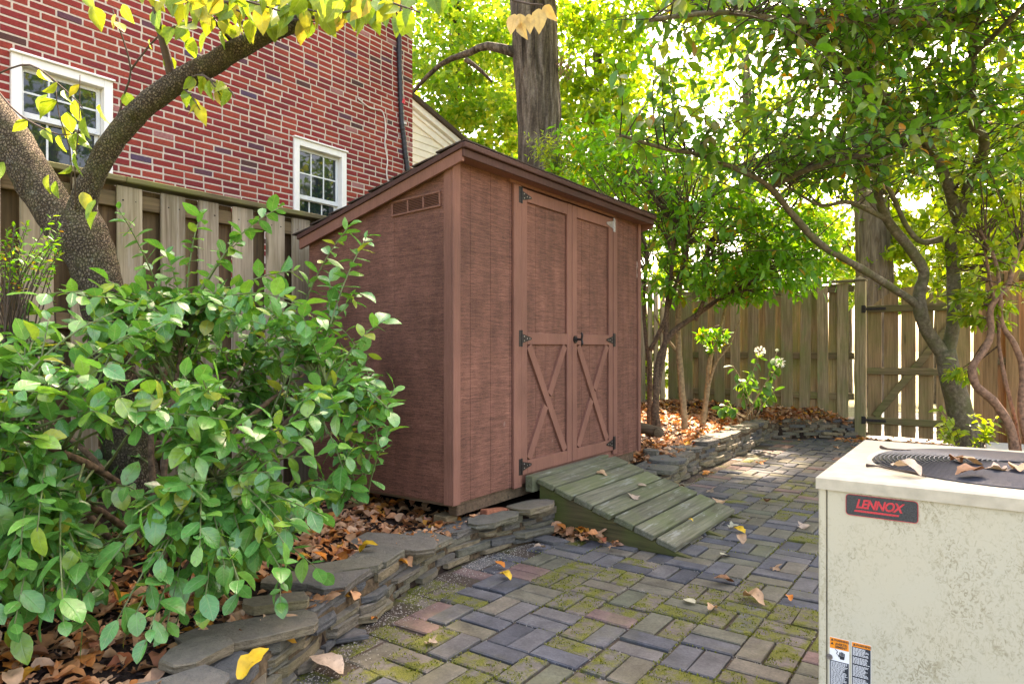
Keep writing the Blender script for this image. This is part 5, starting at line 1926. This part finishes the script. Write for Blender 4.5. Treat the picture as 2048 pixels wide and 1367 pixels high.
while cnt < 700:
    s = rnd.choice(src)
    a = rnd.uniform(0, 6.28)
    L = rnd.uniform(.35, 1.25)
    q = s + Vector((math.cos(a) * L, math.sin(a) * L, rnd.gauss(.12, .25) * L + .1))
    d_ = q.dot(CF)
    if d_ < 2.8 or q.z < 2.35:
        continue
    uu = U0 + FPX * q.dot(CR) / d_
    vv = V0 - FPX * (q.z - CAM_H) / d_
    if vv > 360 + 60 * mnoise.noise(q * 1.5) or (uu < 1160 + 40 * rnd.random()):
        continue
    if vv > 250 and rnd.random() < .35:
        continue
    P = twig(s, q, rnd.uniform(.0, .15), 7, .1)
    mbt.tube(P, [.006 - .004 * i / 6 for i in range(7)], 5)
    res += leaves_on(P, int(6 + 8 * L), .108, .25, .9, .3, .8, .3)
    cnt += 1
mbt.build("twigs", M['twig_dark'], mag, smooth=True)["kind"] = "stuff"
A = as_frames(res, .8, 1.05)
print("camellia leaves", len(A))
leafset(mag, A, TPL_MAG, M['lf_mag'], 300)

# ---- rhododendrons along the fence beyond the shed


def rhodo(root, stems, crown, n_tw, leaf, mat, bark, nleaf, n_ind, dens=10, zmin=1.6):
    src = []
    for sp, r0, r1 in stems:
        P, R = limb("stem", [at(*s) for s in sp], [r0 + (r1 - r0) * i / (len(sp) - 1) for i in range(len(sp))], bark, root, n=9, step=.06, rough=.15, freq=12)
        src += P[len(P) // 2:]
    res = []
    mbt = MB()
    k = 0
    while k < n_tw:
        c_, rad = rnd.choice(crown)
        v_ = Vector((rnd.gauss(0, 1), rnd.gauss(0, 1), rnd.gauss(0, 1))).normalized() * rnd.uniform(.3, 1) ** .5
        q = c_ + Vector((v_.x * rad[0], v_.y * rad[1], v_.z * rad[2]))
        if q.z < zmin + .15 * mnoise.noise(q * 3) or (q.x < FENCE_X + .1 and q.z < 2.2) or (q.y > REAR_Y - .1 and q.z < 2.2):
            continue
        s = min(rnd.sample(src, min(12, len(src))), key=lambda s_: (s_ - q).length)
        P = twig(s, q, rnd.uniform(-.02, .15), 7, .12)
        if k % 3 == 0:
            mbt.tube(P, [.009 - .006 * i / 6 for i in range(7)], 5)
        res += leaves_on(P[-3:], nleaf, leaf, .1, 1.0, .15, .8, .3)
        k += 1
    mbt.build("twigs", M['bark_shrub'], root, smooth=True)["kind"] = "stuff"
    A = as_frames(res, .75, 1.0)
    leafset(root, A, TPL_LANCE, mat, n_ind)
    return len(A)


rh = thing("rhododendron", "tall green rhododendron with twisted stems between the shed and far fence", "shrub", at(1345, 860, 7.6))
st = [([(1308, 865, 7.4), (1312, 790, 7.4), (1318, 720, 7.5), (1345, 665, 7.5), (1400, 625, 7.5), (1450, 590, 7.4), (1510, 560, 7.2)], .045, .02),
      ([(1318, 868, 7.35), (1312, 800, 7.4), (1330, 690, 7.5), (1335, 600, 7.5), (1345, 520, 7.5), (1350, 430, 7.4)], .035, .02),
      ([(1298, 850, 7.8), (1300, 740, 7.8), (1292, 680, 7.8), (1288, 600, 7.8), (1296, 500, 7.7)], .03, .018),
      ([(1300, 700, 7.6), (1330, 640, 7.5), (1345, 585, 7.5), (1372, 520, 7.4), (1380, 420, 7.3)], .028, .015),
      ([(1390, 640, 7.5), (1410, 590, 7.4), (1405, 540, 7.4), (1420, 480, 7.3)], .028, .014)]
cr = [(at(1400, 470, 7.3), (1.0, 1.0, .75)), (at(1490, 480, 7.2), (1.0, 1.0, .55)), (at(1320, 360, 7.6), (.9, .9, .8)), (at(1470, 330, 7.2), (1.0, 1.0, .8)), (at(1240, 330, 8.2), (.8, .8, .7)), (at(1180, 300, 8.8), (.7, .7, .5)), (at(1570, 490, 7.0), (.6, .6, .45)), (at(1530, 545, 7.2), (1.0, .9, .32)), (at(1420, 560, 7.4), (.9, .9, .34))]
n = rhodo(rh, st, cr, 780, .115, M['lf_rho'], M['bark_shrub'], 9, 300, zmin=1.5)
print("rhodo", n)
yt = thing("young_tree", "slim tan-barked young tree rising straight from the leaf-strewn bed", "tree", at(1367, 855, 7.9))
rhodo(yt, [([(1370, 858, 7.9), (1364, 780, 7.9), (1358, 700, 7.9), (1356, 640, 7.9), (1362, 560, 7.8), (1370, 480, 7.7)], .042, .022), ([(1357, 705, 7.9), (1330, 670, 7.9), (1310, 630, 7.9)], .018, .01)],
      [(at(1370, 420, 7.7), (.5, .5, .5))], 60, .09, M['lf_rho'], M['bark_tan'], 8, 40)
yt2 = thing("young_tree", "leaning two-stemmed sapling beside the white-flowered hydrangea", "tree", at(1408, 850, 8.1))
rhodo(yt2, [([(1405, 852, 8.1), (1415, 780, 8.1), (1420, 720, 8.1), (1435, 680, 8.05), (1450, 620, 8.0), (1470, 550, 7.9)], .036, .014), ([(1416, 775, 8.1), (1432, 725, 8.0), (1458, 690, 7.9), (1480, 640, 7.8)], .02, .01)],
      [(at(1460, 560, 7.8), (.5, .5, .3)), (at(1425, 680, 8.0), (.22, .22, .14))], 60, .085, M['lf_rho'], M['bark_tan'], 8, 30, zmin=1.15)

hy = thing("hydrangea", "thin leggy plant with white flower heads before the greenish fence", "plant", at(1495, 835, 8.3))
mbt, res, fl = MB(), [], []
for (u_, v_, fw) in ((1480, 760, 0), (1465, 730, 0), (1500, 745, 0), (1520, 705, 1), (1555, 700, 0), (1560, 728, 1), (1540, 760, 0), (1455, 800, 0), (1440, 815, 0), (1450, 810, 0), (1530, 790, 0), (1550, 780, 0)):
    q = at(u_, v_, rnd.uniform(8.1, 8.5))
    P = twig(at(1495 + rnd.gauss(0, 12), 838, 8.3), q, .05, 8, .08)
    mbt.tube(P, [.008 - .005 * i / 7 for i in range(8)], 5)
    res += leaves_on(P, 10, .12, .45, .6, 1.1, .5, .3)
    if fw:
        for k in range(50):
            v_ = Vector((rnd.gauss(0, 1), rnd.gauss(0, 1), rnd.gauss(0, 1) * .6)).normalized()
            fl.append((q + Vector((0, 0, .02)) + v_ * .038, v_, Vector((rnd.gauss(0, 1), rnd.gauss(0, 1), 1)), .035))
mbt.build("stems", M['bark_tan'], hy, smooth=True)
leafset(hy, as_frames(res), TPL_SHRUB, M['lf_cover'], 140)
o = joined("flower_heads", hy, as_frames(fl), TPL_FAR, M['petal'])

# right-hand rhododendron with reddish trunk
rr_ = thing("rhododendron", "lime-leaved rhododendron with twisting reddish trunks at the right edge", "shrub", at(2025, 900, 6.6))
st = [([(2032, 915, 6.6), (2018, 850, 6.6), (1985, 800, 6.6), (1952, 770, 6.6), (1944, 735, 6.6), (1965, 705, 6.6), (1982, 670, 6.6), (1980, 625, 6.6), (1990, 600, 6.6), (2015, 570, 6.6), (2030, 520, 6.6), (2050, 470, 6.6)], .046, .02),
      ([(2040, 905, 6.7), (2030, 840, 6.7), (2008, 750, 6.7), (1998, 690, 6.7), (1996, 640, 6.7), (1980, 560, 6.8), (1970, 500, 6.8)], .022, .012),
      ([(2060, 900, 6.6), (2042, 820, 6.6), (2045, 740, 6.6), (2030, 690, 6.6), (2005, 650, 6.6), (2000, 590, 6.6), (1990, 520, 6.7), (1960, 460, 6.8)], .035, .014)]
cr = [(at(1990, 480, 6.9), (.6, .6, .6)), (at(2080, 420, 6.4), (.8, .8, .9)), (at(1960, 620, 6.8), (.3, .3, .25)), (at(1900, 520, 7.6), (.45, .5, .6)), (at(2040, 300, 6.9), (.7, .7, .6)), (at(1900, 780, 6.9), (.2, .2, .2))]
rhodo(rr_, st, cr, 250, .105, M['lf_lime'], M['bark_red'], 9, 300, zmin=.9)
lo = thing("low_shrub", "low yellow-green seedling shrub at the foot of the dark-leaved tree", "shrub", at(1905, 905, 6.9))
mbt, res = MB(), []
for k in range(18):
    q = at(rnd.choice([rnd.uniform(1870, 1905), rnd.uniform(1950, 2010)]), rnd.uniform(815, 880), rnd.uniform(6.6, 6.95))
    P = twig(at(1945 + rnd.gauss(0, 20), 925, 6.8), q, .08, 6, .1)
    mbt.tube(P, [.005 - .003 * i / 5 for i in range(6)], 4)
    res += leaves_on(P, 8, .10, .5, 1.0, .2, .8, .3)
mbt.build("twigs", M['twig_dark'], lo, smooth=True)["kind"] = "stuff"
leafset(lo, as_frames(res), TPL_LANCE, M['lf_lime'], 120)
o = MB().bbox((-.02, 8.9, -.03), (1.5, 9.7, .10), .012).build("stone_step", M['concrete'])
tag(o, "pale sunlit concrete step behind the reddish trunk", "step")


# ---- trees beyond the fences
def crown_leaves(clumps, leaf, jitter=.5):
    """clumps: (centre, radii, n) -> frames; leaves gathered in sub-clumps"""
    P, D, U_, S = [], [], [], []
    for c_, rad, n in clumps:
        sub = max(4, n // 45)
        v_ = rand_unit(sub) * (nrng.uniform(.15, 1, (sub, 1)) ** .45)
        sc = np.array(c_) + v_ * np.array(rad)
        idx = nrng.integers(0, sub, n)
        off = nrng.normal(size=(n, 3)) * np.array([.34, .34, .17]) * np.clip(np.mean(rad) * .32, .35, 1.1)
        p = sc[idx] + off
        P.append(p)
        d_ = nrng.normal(size=(n, 3)) + np.array([0, 0, -.35])
        D.append(d_)
        U_.append(nrng.normal(size=(n, 3)) * .7 + np.array([0, 0, .8]))
        S.append(leaf * nrng.uniform(.6, 1.25, n))
    P, D, U_, S = map(np.concatenate, (P, D, U_, S))
    return frames(P, D, U_, S, nrng.uniform(.9, 1.4, len(S)))


def tree(name, label, trunk, rad, limbs_, clumps, leaf, mat, bark, furrow=False, n=16, dens=1.0):
    root = thing(name, label, "tree", trunk[0])
    P, R = catmull(trunk, rad, .12 if furrow else .3)
    if furrow:
        # ridged bark: ridges wander up the trunk
        def f(q, a, rr):
            w = mnoise.noise(Vector((q.x * 11, q.y * 11, q.z * 1.1)) + Vector((mnoise.noise(q * 1.6) * .8, 0, 0)))
            return .026 * (1 - abs(w) * 2.6) + .02 * mnoise.noise(q * 2)
        V, F = tube_geo(P, R, 110, f)
    else:
        V, F = tube_geo(P, R, n, lambda q, a, rr: rr * .08 * mnoise.noise(q * 3))
    mb = MB()
    mb.add(V, F)
    mb.build("trunk", bark, root, smooth=True)
    for pts, r0, r1 in limbs_:
        limb("limb", pts, [r0 + (r1 - r0) * i / (len(pts) - 1) for i in range(len(pts))], bark, root, n=9, step=.2, rough=.1, freq=3)
    if clumps:
        A = crown_leaves([(c_, r_, int(n_ * dens)) for c_, r_, n_ in clumps], leaf)
        o = joined("crown", root, A, TPL_FAR, mat)
        o["kind"] = "stuff"
    return root


a_ = lambda u_, v_, d_: at(u_, v_, d_)
# oak behind the shed
ob = a_(1080, 850, 11.5)
oak = tree("oak_tree", "tall oak with thick furrowed grey trunk rising behind the shed roof", [Vector((ob.x, ob.y, -.1)), a_(1083, 500, 11.5), a_(1078, 250, 11.5), a_(1068, 50, 11.5), a_(1062, -120, 11.5), a_(1060, -350, 11.5), a_(1040, -600, 11.5)], [.48, .375, .36, .37, .36, .33, .28],
           [([a_(1030, 105, 11.5), a_(975, 92, 11.6), a_(940, 105, 11.8), a_(880, 130, 12), a_(820, 190, 12.3)], .09, .03), ([a_(930, 118, 11.8), a_(960, 140, 11.9), a_(985, 165, 12)], .05, .02), ([a_(1115, -100, 11.5), a_(1200, -220, 11), a_(1350, -350, 10)], .12, .06), ([a_(1050, -300, 11.5), a_(900, -420, 11), a_(700, -520, 10)], .14, .06)],
           [((-6.0, 10.0, 9.3), (3.5, 3.0, 1.2), 2200), ((-3.5, 10.0, 8.6), (2.6, 3.2, .9), 4200)], .26, M['lf_tree'], M['bark_oak'], furrow=True)  # unseen crown clumps, set high over the yard to shade it
mb = MB()
for k in range(90):
    c_ = a_(1128 + rnd.gauss(0, 7), 125 + rnd.gauss(0, 13), 11.3 + rnd.gauss(0, .07))
    mb.cyl(c_, c_ + Vector((rnd.gauss(0, .07), rnd.gauss(0, .07), -rnd.uniform(.0, .16))), .006, .002, n=4)
o = mb.build("dead_twigs", M['bark_red'], oak)
o["kind"] = "stuff"
o["label"] = "shaggy reddish tuft of dead twigs on the trunk"

# trunk beyond the gate
tree("oak_tree", "grey-brown trunk of a large tree standing beyond the gate", [a_(1752, 900, 14.2), a_(1750, 570, 14.2), a_(1742, 400, 14.2), a_(1730, 200, 14.2), a_(1722, 0, 14), a_(1715, -300, 13.5)], [.42, .34, .31, .29, .28, .25],
     [([a_(1725, 50, 14), a_(1600, -80, 13), a_(1450, -200, 12)], .15, .07), ([a_(1725, -50, 14), a_(1900, -200, 12.5), a_(2100, -400, 11)], .15, .07)],
     [((-.8, 11.8, 8.8), (3.0, 3.2, 1.0), 4800), ((2.0, 10.5, 8.4), (2.5, 3.2, 1.0), 2600), ((-1.6, 8.0, 8.0), (2.6, 1.6, .8), 2200)], .24, M['lf_tree'], M['bark_pale'], furrow=True)  # out-of-frame leaf clumps, placed and thickened to keep sun off the yard
# pale trunk just behind the oak
tree("background_tree", "pale slender trunk half hidden behind the furrowed oak's left side", [a_(1035, 800, 19), a_(1028, 300, 19), a_(1026, 100, 19), a_(1040, -100, 19), a_(1060, -350, 19)], [.36, .3, .28, .24, .2], [],
     [(a_(1010, 60, 18), (2.2, 2.2, 2.0), 2600)], .17, M['lf_tree_y'], M['bark_tan'])
bgt = [
    ("maple_tree", "sunlit yellow-green maple filling the gap beside the brick house", [a_(905, 900, 17), a_(905, 300, 17), a_(915, 0, 17)], [(a_(900, 60, 16), (2.4, 2.2, 1.5), 5200), (a_(880, 210, 15.5), (2.0, 2.0, 1.0), 4200), (a_(960, 270, 15.5), (1.6, 1.6, .8), 3000), (a_(980, 150, 16.5), (1.6, 1.6, 1.3), 3000), (a_(860, -80, 16), (2.4, 2.4, 1.2), 2600)], 'lf_tree_y'),
    ("maple_tree", "bright green tree between the furrowed oak and the shed's far end", [a_(1200, 900, 16), a_(1200, 400, 16), a_(1195, 100, 16)], [(a_(1170, 120, 15), (1.6, 1.6, 1.3), 3400), (a_(1190, 280, 14), (1.7, 1.7, 1.0), 4200), (a_(1260, 400, 13.5), (1.7, 1.7, 1.0), 4200), (a_(1300, 100, 16), (2.2, 2.2, 1.8), 4600), (a_(1240, -40, 16), (2.2, 2.2, 1.2), 2200)], 'lf_tree'),
    ("background_tree", "backlit tree filling the view over the middle of the far fence", [a_(1500, 900, 18), a_(1500, 400, 18), a_(1490, 100, 18)], [(a_(1420, 250, 17), (2.4, 2.4, 1.8), 4200), (a_(1530, 380, 16), (2.4, 2.4, 1.4), 4800), (a_(1600, 540, 15), (1.8, 1.8, .9), 3200), (a_(1440, 520, 15), (2.0, 2.0, .9), 3000), (a_(1560, 130, 18), (2.4, 2.4, 1.6), 2600)], 'lf_tree_y'),
    ("background_tree", "pale sun-bleached bush glowing just over the gate", [a_(1690, 900, 17), a_(1690, 600, 17), a_(1695, 480, 17)], [(a_(1680, 500, 16), (1.8, 1.8, 1.0), 3600), (a_(1790, 560, 15.5), (1.6, 1.6, .7), 3000), (a_(1640, 400, 17), (1.6, 1.6, 1.0), 1800)], 'lf_tree_y'),
    ("background_tree", "yellow-green tree behind the right side of the gate", [a_(1880, 900, 15), a_(1890, 500, 15), a_(1895, 250, 15)], [(a_(1880, 520, 13.5), (1.5, 1.5, 1.0), 4200), (a_(1860, 360, 14.5), (1.8, 1.8, 1.2), 4200), (a_(1820, 240, 16), (1.6, 1.6, 1.2), 2400), (a_(1900, 120, 16), (2.0, 2.0, 1.4), 3000)], 'lf_lime'),
    ("background_tree", "green tree at the far right edge above the orange fence", [a_(2040, 900, 13), a_(2040, 500, 13), a_(2050, 200, 13)], [(a_(2020, 480, 12), (1.3, 1.3, 1.1), 3600), (a_(2010, 280, 12.5), (1.4, 1.4, 1.1), 3400), (a_(2100, 380, 12), (1.3, 1.5, 1.5), 2600), (a_(2030, 100, 14), (2.0, 2.0, 1.4), 2800)], 'lf_tree'),
]
for bi, (nm, lab, tr, cl, mt) in enumerate(bgt):
    tree(nm, lab, tr, [.2, .16, .1], [([tr[1], tr[1].lerp(Vector(cl[0][0]), .5), Vector(cl[0][0])], .07, .02), ([tr[1], tr[1].lerp(Vector(cl[1][0]), .5), Vector(cl[1][0])], .07, .02)], cl, .155, M[mt], M['bark_oak'], dens=(.72, .72, .55, .45, .55, .7)[bi])
tree("screen_shrub", "dense green shrub added behind the fence to block bright gaps between its boards", [a_(1290, 820, 12.2), a_(1290, 700, 12.2), a_(1290, 600, 12.2)], [.06, .05, .03], [], [((-5.2, 8.8, 1.2), (.5, 1.6, 1.1), 1900), ((-4.9, 11.2, 1.2), (.5, .8, 1.1), 900)], .13, M['lf_tree'], M['bark_shrub'])  # added shrub, keeps bright light from showing through the fence gaps
# bamboo-like sprig before the oak trunk
bs = thing("feathery_shrub", "pale feathery foliage in front of the oak trunk above the shed roof", "shrub", a_(1120, 800, 9.6))
P, R = limb("stem", [a_(1120, 820, 9.6), a_(1115, 500, 9.6), a_(1110, 330, 9.6)], [.03, .025, .012], M['bark_tan'], bs, n=7)
res = []
mbt = MB()
for k in range(110):
    q = a_(rnd.gauss(1115, 32), rnd.uniform(255, 380), 9.6 + rnd.gauss(0, .2))
    t_ = twig(P[-1 - rnd.randrange(8)], q, .1, 6, .1)
    mbt.tube(t_, [.005 - .003 * i / 5 for i in range(6)], 4)
    res += leaves_on(t_, 11, .085, .3, 1.0, .2, .7, .3)
mbt.build("twigs", M['twig_green'], bs, smooth=True)["kind"] = "stuff"
o = joined("foliage", bs, as_frames(res, .5, .7), TPL_LANCE, M['lf_lime'])
o["kind"] = "stuff"
# trees on the camera's side of the yard, seen only in the window glass
tree("background_tree", "tree on the near side of the yard mirrored in the near window", [Vector((10, 8.5, 0)), Vector((10, 8.5, 4)), Vector((10, 8.5, 8))], [.3, .25, .18], [], [((10, 8.5, 7.5), (2.4, 3.2, 3.0), 2600)], .22, M['lf_tree'], M['bark_oak'])
tree("background_tree", "tree on the near side of the yard mirrored in the far window", [Vector((9, 17.5, 0)), Vector((9, 17.5, 4)), Vector((9, 17.5, 8))], [.3, .25, .18], [], [((9, 17.5, 7.5), (2.4, 3.4, 3.0), 2600)], .22, M['lf_tree'], M['bark_oak'])

# ------------------------------------------------------------------ fallen leaves
def litter(n, sampler, size, lift=.5):
    P, D, U_, S = [], [], [], []
    while len(P) < n:
        q = sampler()
        if q is None:
            continue
        P.append((q[0], q[1], q[2] + abs(rnd.gauss(0, .010)) * lift + .004))
        a = rnd.uniform(0, 6.28)
        D.append((math.cos(a), math.sin(a), rnd.gauss(0, .22)))
        U_.append((rnd.gauss(0, .3), rnd.gauss(0, .3), 1))
        S.append(size * rnd.uniform(.6, 1.3))
    return frames(np.array(P), np.array(D), np.array(U_), np.array(S))


def bed_sampler(x0, x1, y0, y1, dens=None, marg=.05):
    def f():
        x, y = rnd.uniform(x0, x1), rnd.uniform(y0, y1)
        if not in_bed(x, y, marg):
            return None
        if SB < x < SX - .25 and SY0 + .25 < y < SY1 - .1:
            return None
        if dens is not None and rnd.random() > dens(x, y):
            return None
        return (x, y, float(bed_h(x, y)) + .01)
    return f


def litter_obj(label, A):
    o = joined("leaf_litter", None, A, TPL_DEAD, M['lf_brown'])
    tag(o, label, None, kind="stuff")


litter_obj("brown and orange leaves strewn over the mulch under the shrub", litter(2400, bed_sampler(-3.6, -1.6, .2, 3.4, lambda x, y: .35 + .65 * (mnoise.noise(Vector((x * 2.2, y * 2.2, 1))) > -.15), .06), .078))
litter_obj("drift of pinkish brown leaves along the far fence", litter(2400, bed_sampler(-4.1, -1.4, 5.5, 10.0, lambda x, y: min(1, .10 + .9 * max(0, (y - 6.6) / 2.0) + .8 * (np.interp(y, WY, WX) - x < .6)), .10), .085, 1.6))


def pile():
    t = rnd.random()
    x = rnd.uniform(-2.5, -1.5)
    y = rnd.uniform(9.2, 9.98)
    if not in_bed(x, y, .06):
        return None
    return (x, y, .2 + .15 * rnd.random() * min(1, (np.interp(y, WY, WX) - x) / .35))


litter_obj("heaped dry leaves piled in the corner beside the gate post", litter(520, pile, .095, 1.5))


def ramp_foot():
    x, y = rnd.uniform(-2.33, -1.85), 3.66 + abs(rnd.gauss(0, .05)) - .05
    y = 3.72 - abs(rnd.gauss(0, .045))
    return (x, y, .0 + .03 * rnd.random())


litter_obj("crumpled leaves caught against the ramp's side", litter(34, ramp_foot, .08, 1.5))
litter_obj("leaves gathered at the foot of the far wall and gate", litter(90, lambda: (lambda x, y: None if in_bed(x, y, -.02) or y > 9.98 else (x, y, 0))(rnd.uniform(-2.25, -.2), 9.98 - abs(rnd.gauss(0, .35))), .08, 1.0))
# mulch chips
mb = MB()
for k in range(2600):
    x, y = rnd.uniform(-3.6, -1.7), rnd.uniform(.4, 2.9)
    if k % 4 == 0:
        x, y = rnd.uniform(-4.0, -2.4), rnd.uniform(5.8, 9.5)
    if not in_bed(x, y, .1):
        continue
    L, w, h = rnd.uniform(.015, .05), rnd.uniform(.004, .012), rnd.uniform(.002, .006)
    Mx = T(x, y, float(bed_h(x, y)) + .012) @ Matrix.Rotation(rnd.uniform(0, 3.14), 4, 'Z') @ Matrix.Rotation(rnd.gauss(0, .3), 4, 'Y')
    mb.box((-L / 2, -w / 2, -h / 2), (L / 2, w / 2, h / 2), Mx)
o = mb.build("mulch_chips", M['chip'])
tag(o, "dark shredded bark mulch covering the bed", None, kind="stuff")

# individual fallen leaves: (u, v, on, size, material, template, label)
FL = [
    (1000, 1126, 0, .075, 'leaf_orange', 3, "curled orange leaf standing on the mossy bricks near the wall"),
    (1012, 1148, 0, .08, 'leaf_gold', 4, "yellow curled leaf on moss below the orange one"),
    (860, 1277, 0, .075, 'leaf_pale', 1, "small pale lobed leaf on a mossy brick near the slate bricks"),
    (655, 1333, 0, .16, 'leaf_pale', 3, "large pale rolled leaf on the patio beside the wall's foot"),
    (748, 1232, 0, .04, 'leaf_orange', 5, "tiny upright orange leaf scrap on the sand by the wall"),
    (1380, 1195, 0, .075, 'leaf_cream', 0, "small cream oval leaf in the middle of the patio"),
    (1425, 1212, 0, .075, 'leaf_buff', 4, "buff curled leaf next to the cream oval leaf"),
    (1507, 1192, 0, .13, 'leaf_buff', 5, "large crumpled buff leaf on the bricks left of the air conditioner"),
    (1578, 1190, 0, .06, 'leaf_orange', 4, "bright orange leaf close to the air conditioner"),
    (1450, 1157, 0, .11, 'leaf_brown', 3, "dark brown rolled leaf on a mossy olive brick"),
    (1549, 1130, 0, .08, 'leaf_buff', 2, "pinkish lobed leaf on the bricks beyond the crumpled buff one"),
    (1478, 1056, 0, .10, 'leaf_gold', 3, "golden leaf lying off the ramp's lower corner"),
    (1463, 1047, 0, .10, 'leaf_cream', 1, "whitish leaf tucked behind the golden leaf at the ramp's end"),
    (1482, 1075, 0, .10, 'leaf_buff', 4, "buff leaf on the bricks just past the golden leaf"),
    (1449, 1103, 0, .08, 'leaf_cream', 0, "pale yellow leaf at the ramp's lowest edge"),
    (1607, 1048, 0, .11, 'leaf_pale', 1, "pale leaf lying near the air conditioner's left edge"),
    (1420, 975, 0, .13, 'leaf_pale', 2, "whitish curled leaf on bricks beside the wall beyond the ramp"),
    (1440, 997, 0, .13, 'leaf_buff', 1, "tan lobed leaf on the patio beyond the ramp"),
    (1535, 998, 0, .10, 'leaf_brown', 3, "brown leaf on grey bricks farther up the patio"),
    (1417, 939, 0, .14, 'leaf_orange', 2, "orange leaf at the wall's foot in the middle distance"),
    (1519, 919, 0, .13, 'leaf_orange', 1, "russet leaf lying alone on the far patio"),
    (1360, 971, 0, .11, 'leaf_brown', 5, "small brown leaf against the wall beside the ramp's far side"),
    (1080, 1090, 0, .09, 'leaf_pale', 3, "pale twisted leaf on slate at the ramp's foot"),
]
for u_, v_, on, sz, mt, k, lab in FL:
    w = at(u_, v_ + 6, FPX * (CAM_H - .012) / (v_ + 6 - V0))
    a = rnd.uniform(0, 6.28)
    tl = rnd.uniform(-.25, .35)
    Mx = T(w.x, w.y, .014 + .2 * sz * abs(tl)) @ Matrix.Rotation(a, 4, 'Z') @ Matrix.Rotation(tl, 4, 'X') @ Matrix.Diagonal((sz, sz, sz, 1)) @ T(0, -.45, 0)
    tp = [(TPL_SHRUB, 0)] if k == 0 else [(TPL_DEAD, k)]
    o = put("fallen_leaf", tpl_mesh(tp[0][0], tp[0][1], M[mt], "fallen_leaf"), None, Mx)
    tag(o, lab, "leaf", "single fallen leaves")
# on the ramp
for u_, v_, sz, mt, k, lab in ((1203, 948, .10, 'leaf_buff', 2, "curled buff leaf on the ramp's upper planks"), (1268, 997, .10, 'leaf_pale', 1, "pale lobed leaf in the middle of the ramp"), (1286, 972, .07, 'leaf_pale', 0, "small pale leaf near the ramp's far edge"), (1382, 1043, .035, 'leaf_gold', 4, "tiny orange leaf scrap in the gap between lower ramp planks")):
    # intersect with the ramp plane
    r0 = at(u_, v_, 1.0) - Vector((0, 0, CAM_H))
    s_ = (RZ1 - RZ0) / (RX1 - RX0)
    t = (RZ0 - s_ * RX0 - CAM_H) / (r0.z - s_ * r0.x)
    w = Vector((0, 0, CAM_H)) + r0 * t
    Mx = T(w.x, w.y, w.z + .012) @ Matrix.Rotation(ra, 4, 'Y') @ Matrix.Rotation(rnd.uniform(0, 6.28), 4, 'Z') @ Matrix.Diagonal((sz, sz, sz, 1)) @ T(0, -.45, 0)
    tp = (TPL_SHRUB, 0) if k == 0 else (TPL_DEAD, k)
    tag(put("fallen_leaf", tpl_mesh(tp[0], tp[1], M[mt], "fallen_leaf"), None, Mx), lab, "leaf", "single fallen leaves")
# on the air conditioner
for u_, v_, sz, mt, k, a, lab in ((1815, 940, .085, 'leaf_pale', 4, 1.2, "buff curled leaf on the air conditioner's front rim"), (1912, 922, .06, 'leaf_brown', 5, .4, "small dark brown leaf at the grille's middle"), (1938, 926, .075, 'leaf_buff', 3, 1.7, "tan folded leaf behind the dark one on the grille"), (1942, 946, .085, 'leaf_brown', 3, 2.4, "large brown leaf drooping over the grille's front half"), (2000, 937, .08, 'leaf_pale', 1, 1.6, "flat pale leaf on the grille toward the right edge"), (2036, 940, .07, 'leaf_buff', 4, .2, "buff leaf on the grille at the photograph's right edge")):
    w = at(u_, v_, FPX * (CAM_H - AZ - .02) / (v_ - V0))
    Mx = T(w.x, w.y, AZ + .022) @ Matrix.Rotation(a, 4, 'Z') @ Matrix.Rotation(rnd.uniform(-.2, .2), 4, 'X') @ Matrix.Diagonal((sz, sz, sz, 1)) @ T(0, -.45, 0)
    tag(put("fallen_leaf", tpl_mesh(TPL_DEAD, k, M[mt], "fallen_leaf"), None, Mx), lab, "leaf", "single fallen leaves")
for pts, r_, lab in (([(1733, 930), (1752, 931), (1785, 938), (1832, 945), (1852, 952)], .0035, "thin bent twig lying on the air conditioner's front rim"), ([(1762, 893), (1775, 897), (1800, 899), (1822, 900)], .004, "crooked twig on the air conditioner's back rim")):
    P = [at(u_, v_, FPX * (CAM_H - AZ - .008) / (v_ - V0)) for u_, v_ in pts]
    P, R = catmull(P, [r_ * 1.5] + [r_ * .7] * (len(P) - 1), .01)
    tag(MB().tube(P, R, 7).build("twig", M['twig_dark'], None, T(P[0]), smooth=True), lab, "twig")
# gold leaf at the wall's near end and one on the bush
for u_, v_, z_, sz, mt, lab in ((505, 1350, .2, .12, 'leaf_gold', "bright yellow leaf standing on the wall's nearest flagstone"), (735, 1108, .19, .11, 'leaf_gold', "pale yellow leaf resting on the bed's edge stones"), (640, 1127, .2, .09, 'leaf_orange', "orange leaf on the stone slab by the shrub")):
    w = at(u_, v_, FPX * (CAM_H - z_) / (v_ - V0))
    Mx = T(w.x, w.y, z_ + .03) @ Matrix.Rotation(rnd.uniform(0, 6.28), 4, 'Z') @ Matrix.Rotation(.5, 4, 'X') @ Matrix.Diagonal((sz, sz, sz, 1)) @ T(0, -.45, 0)
    tag(put("fallen_leaf", tpl_mesh(TPL_DEAD, 3 + int(sz * 100) % 3, M[mt], "fallen_leaf"), None, Mx), lab, "leaf", "single fallen leaves")
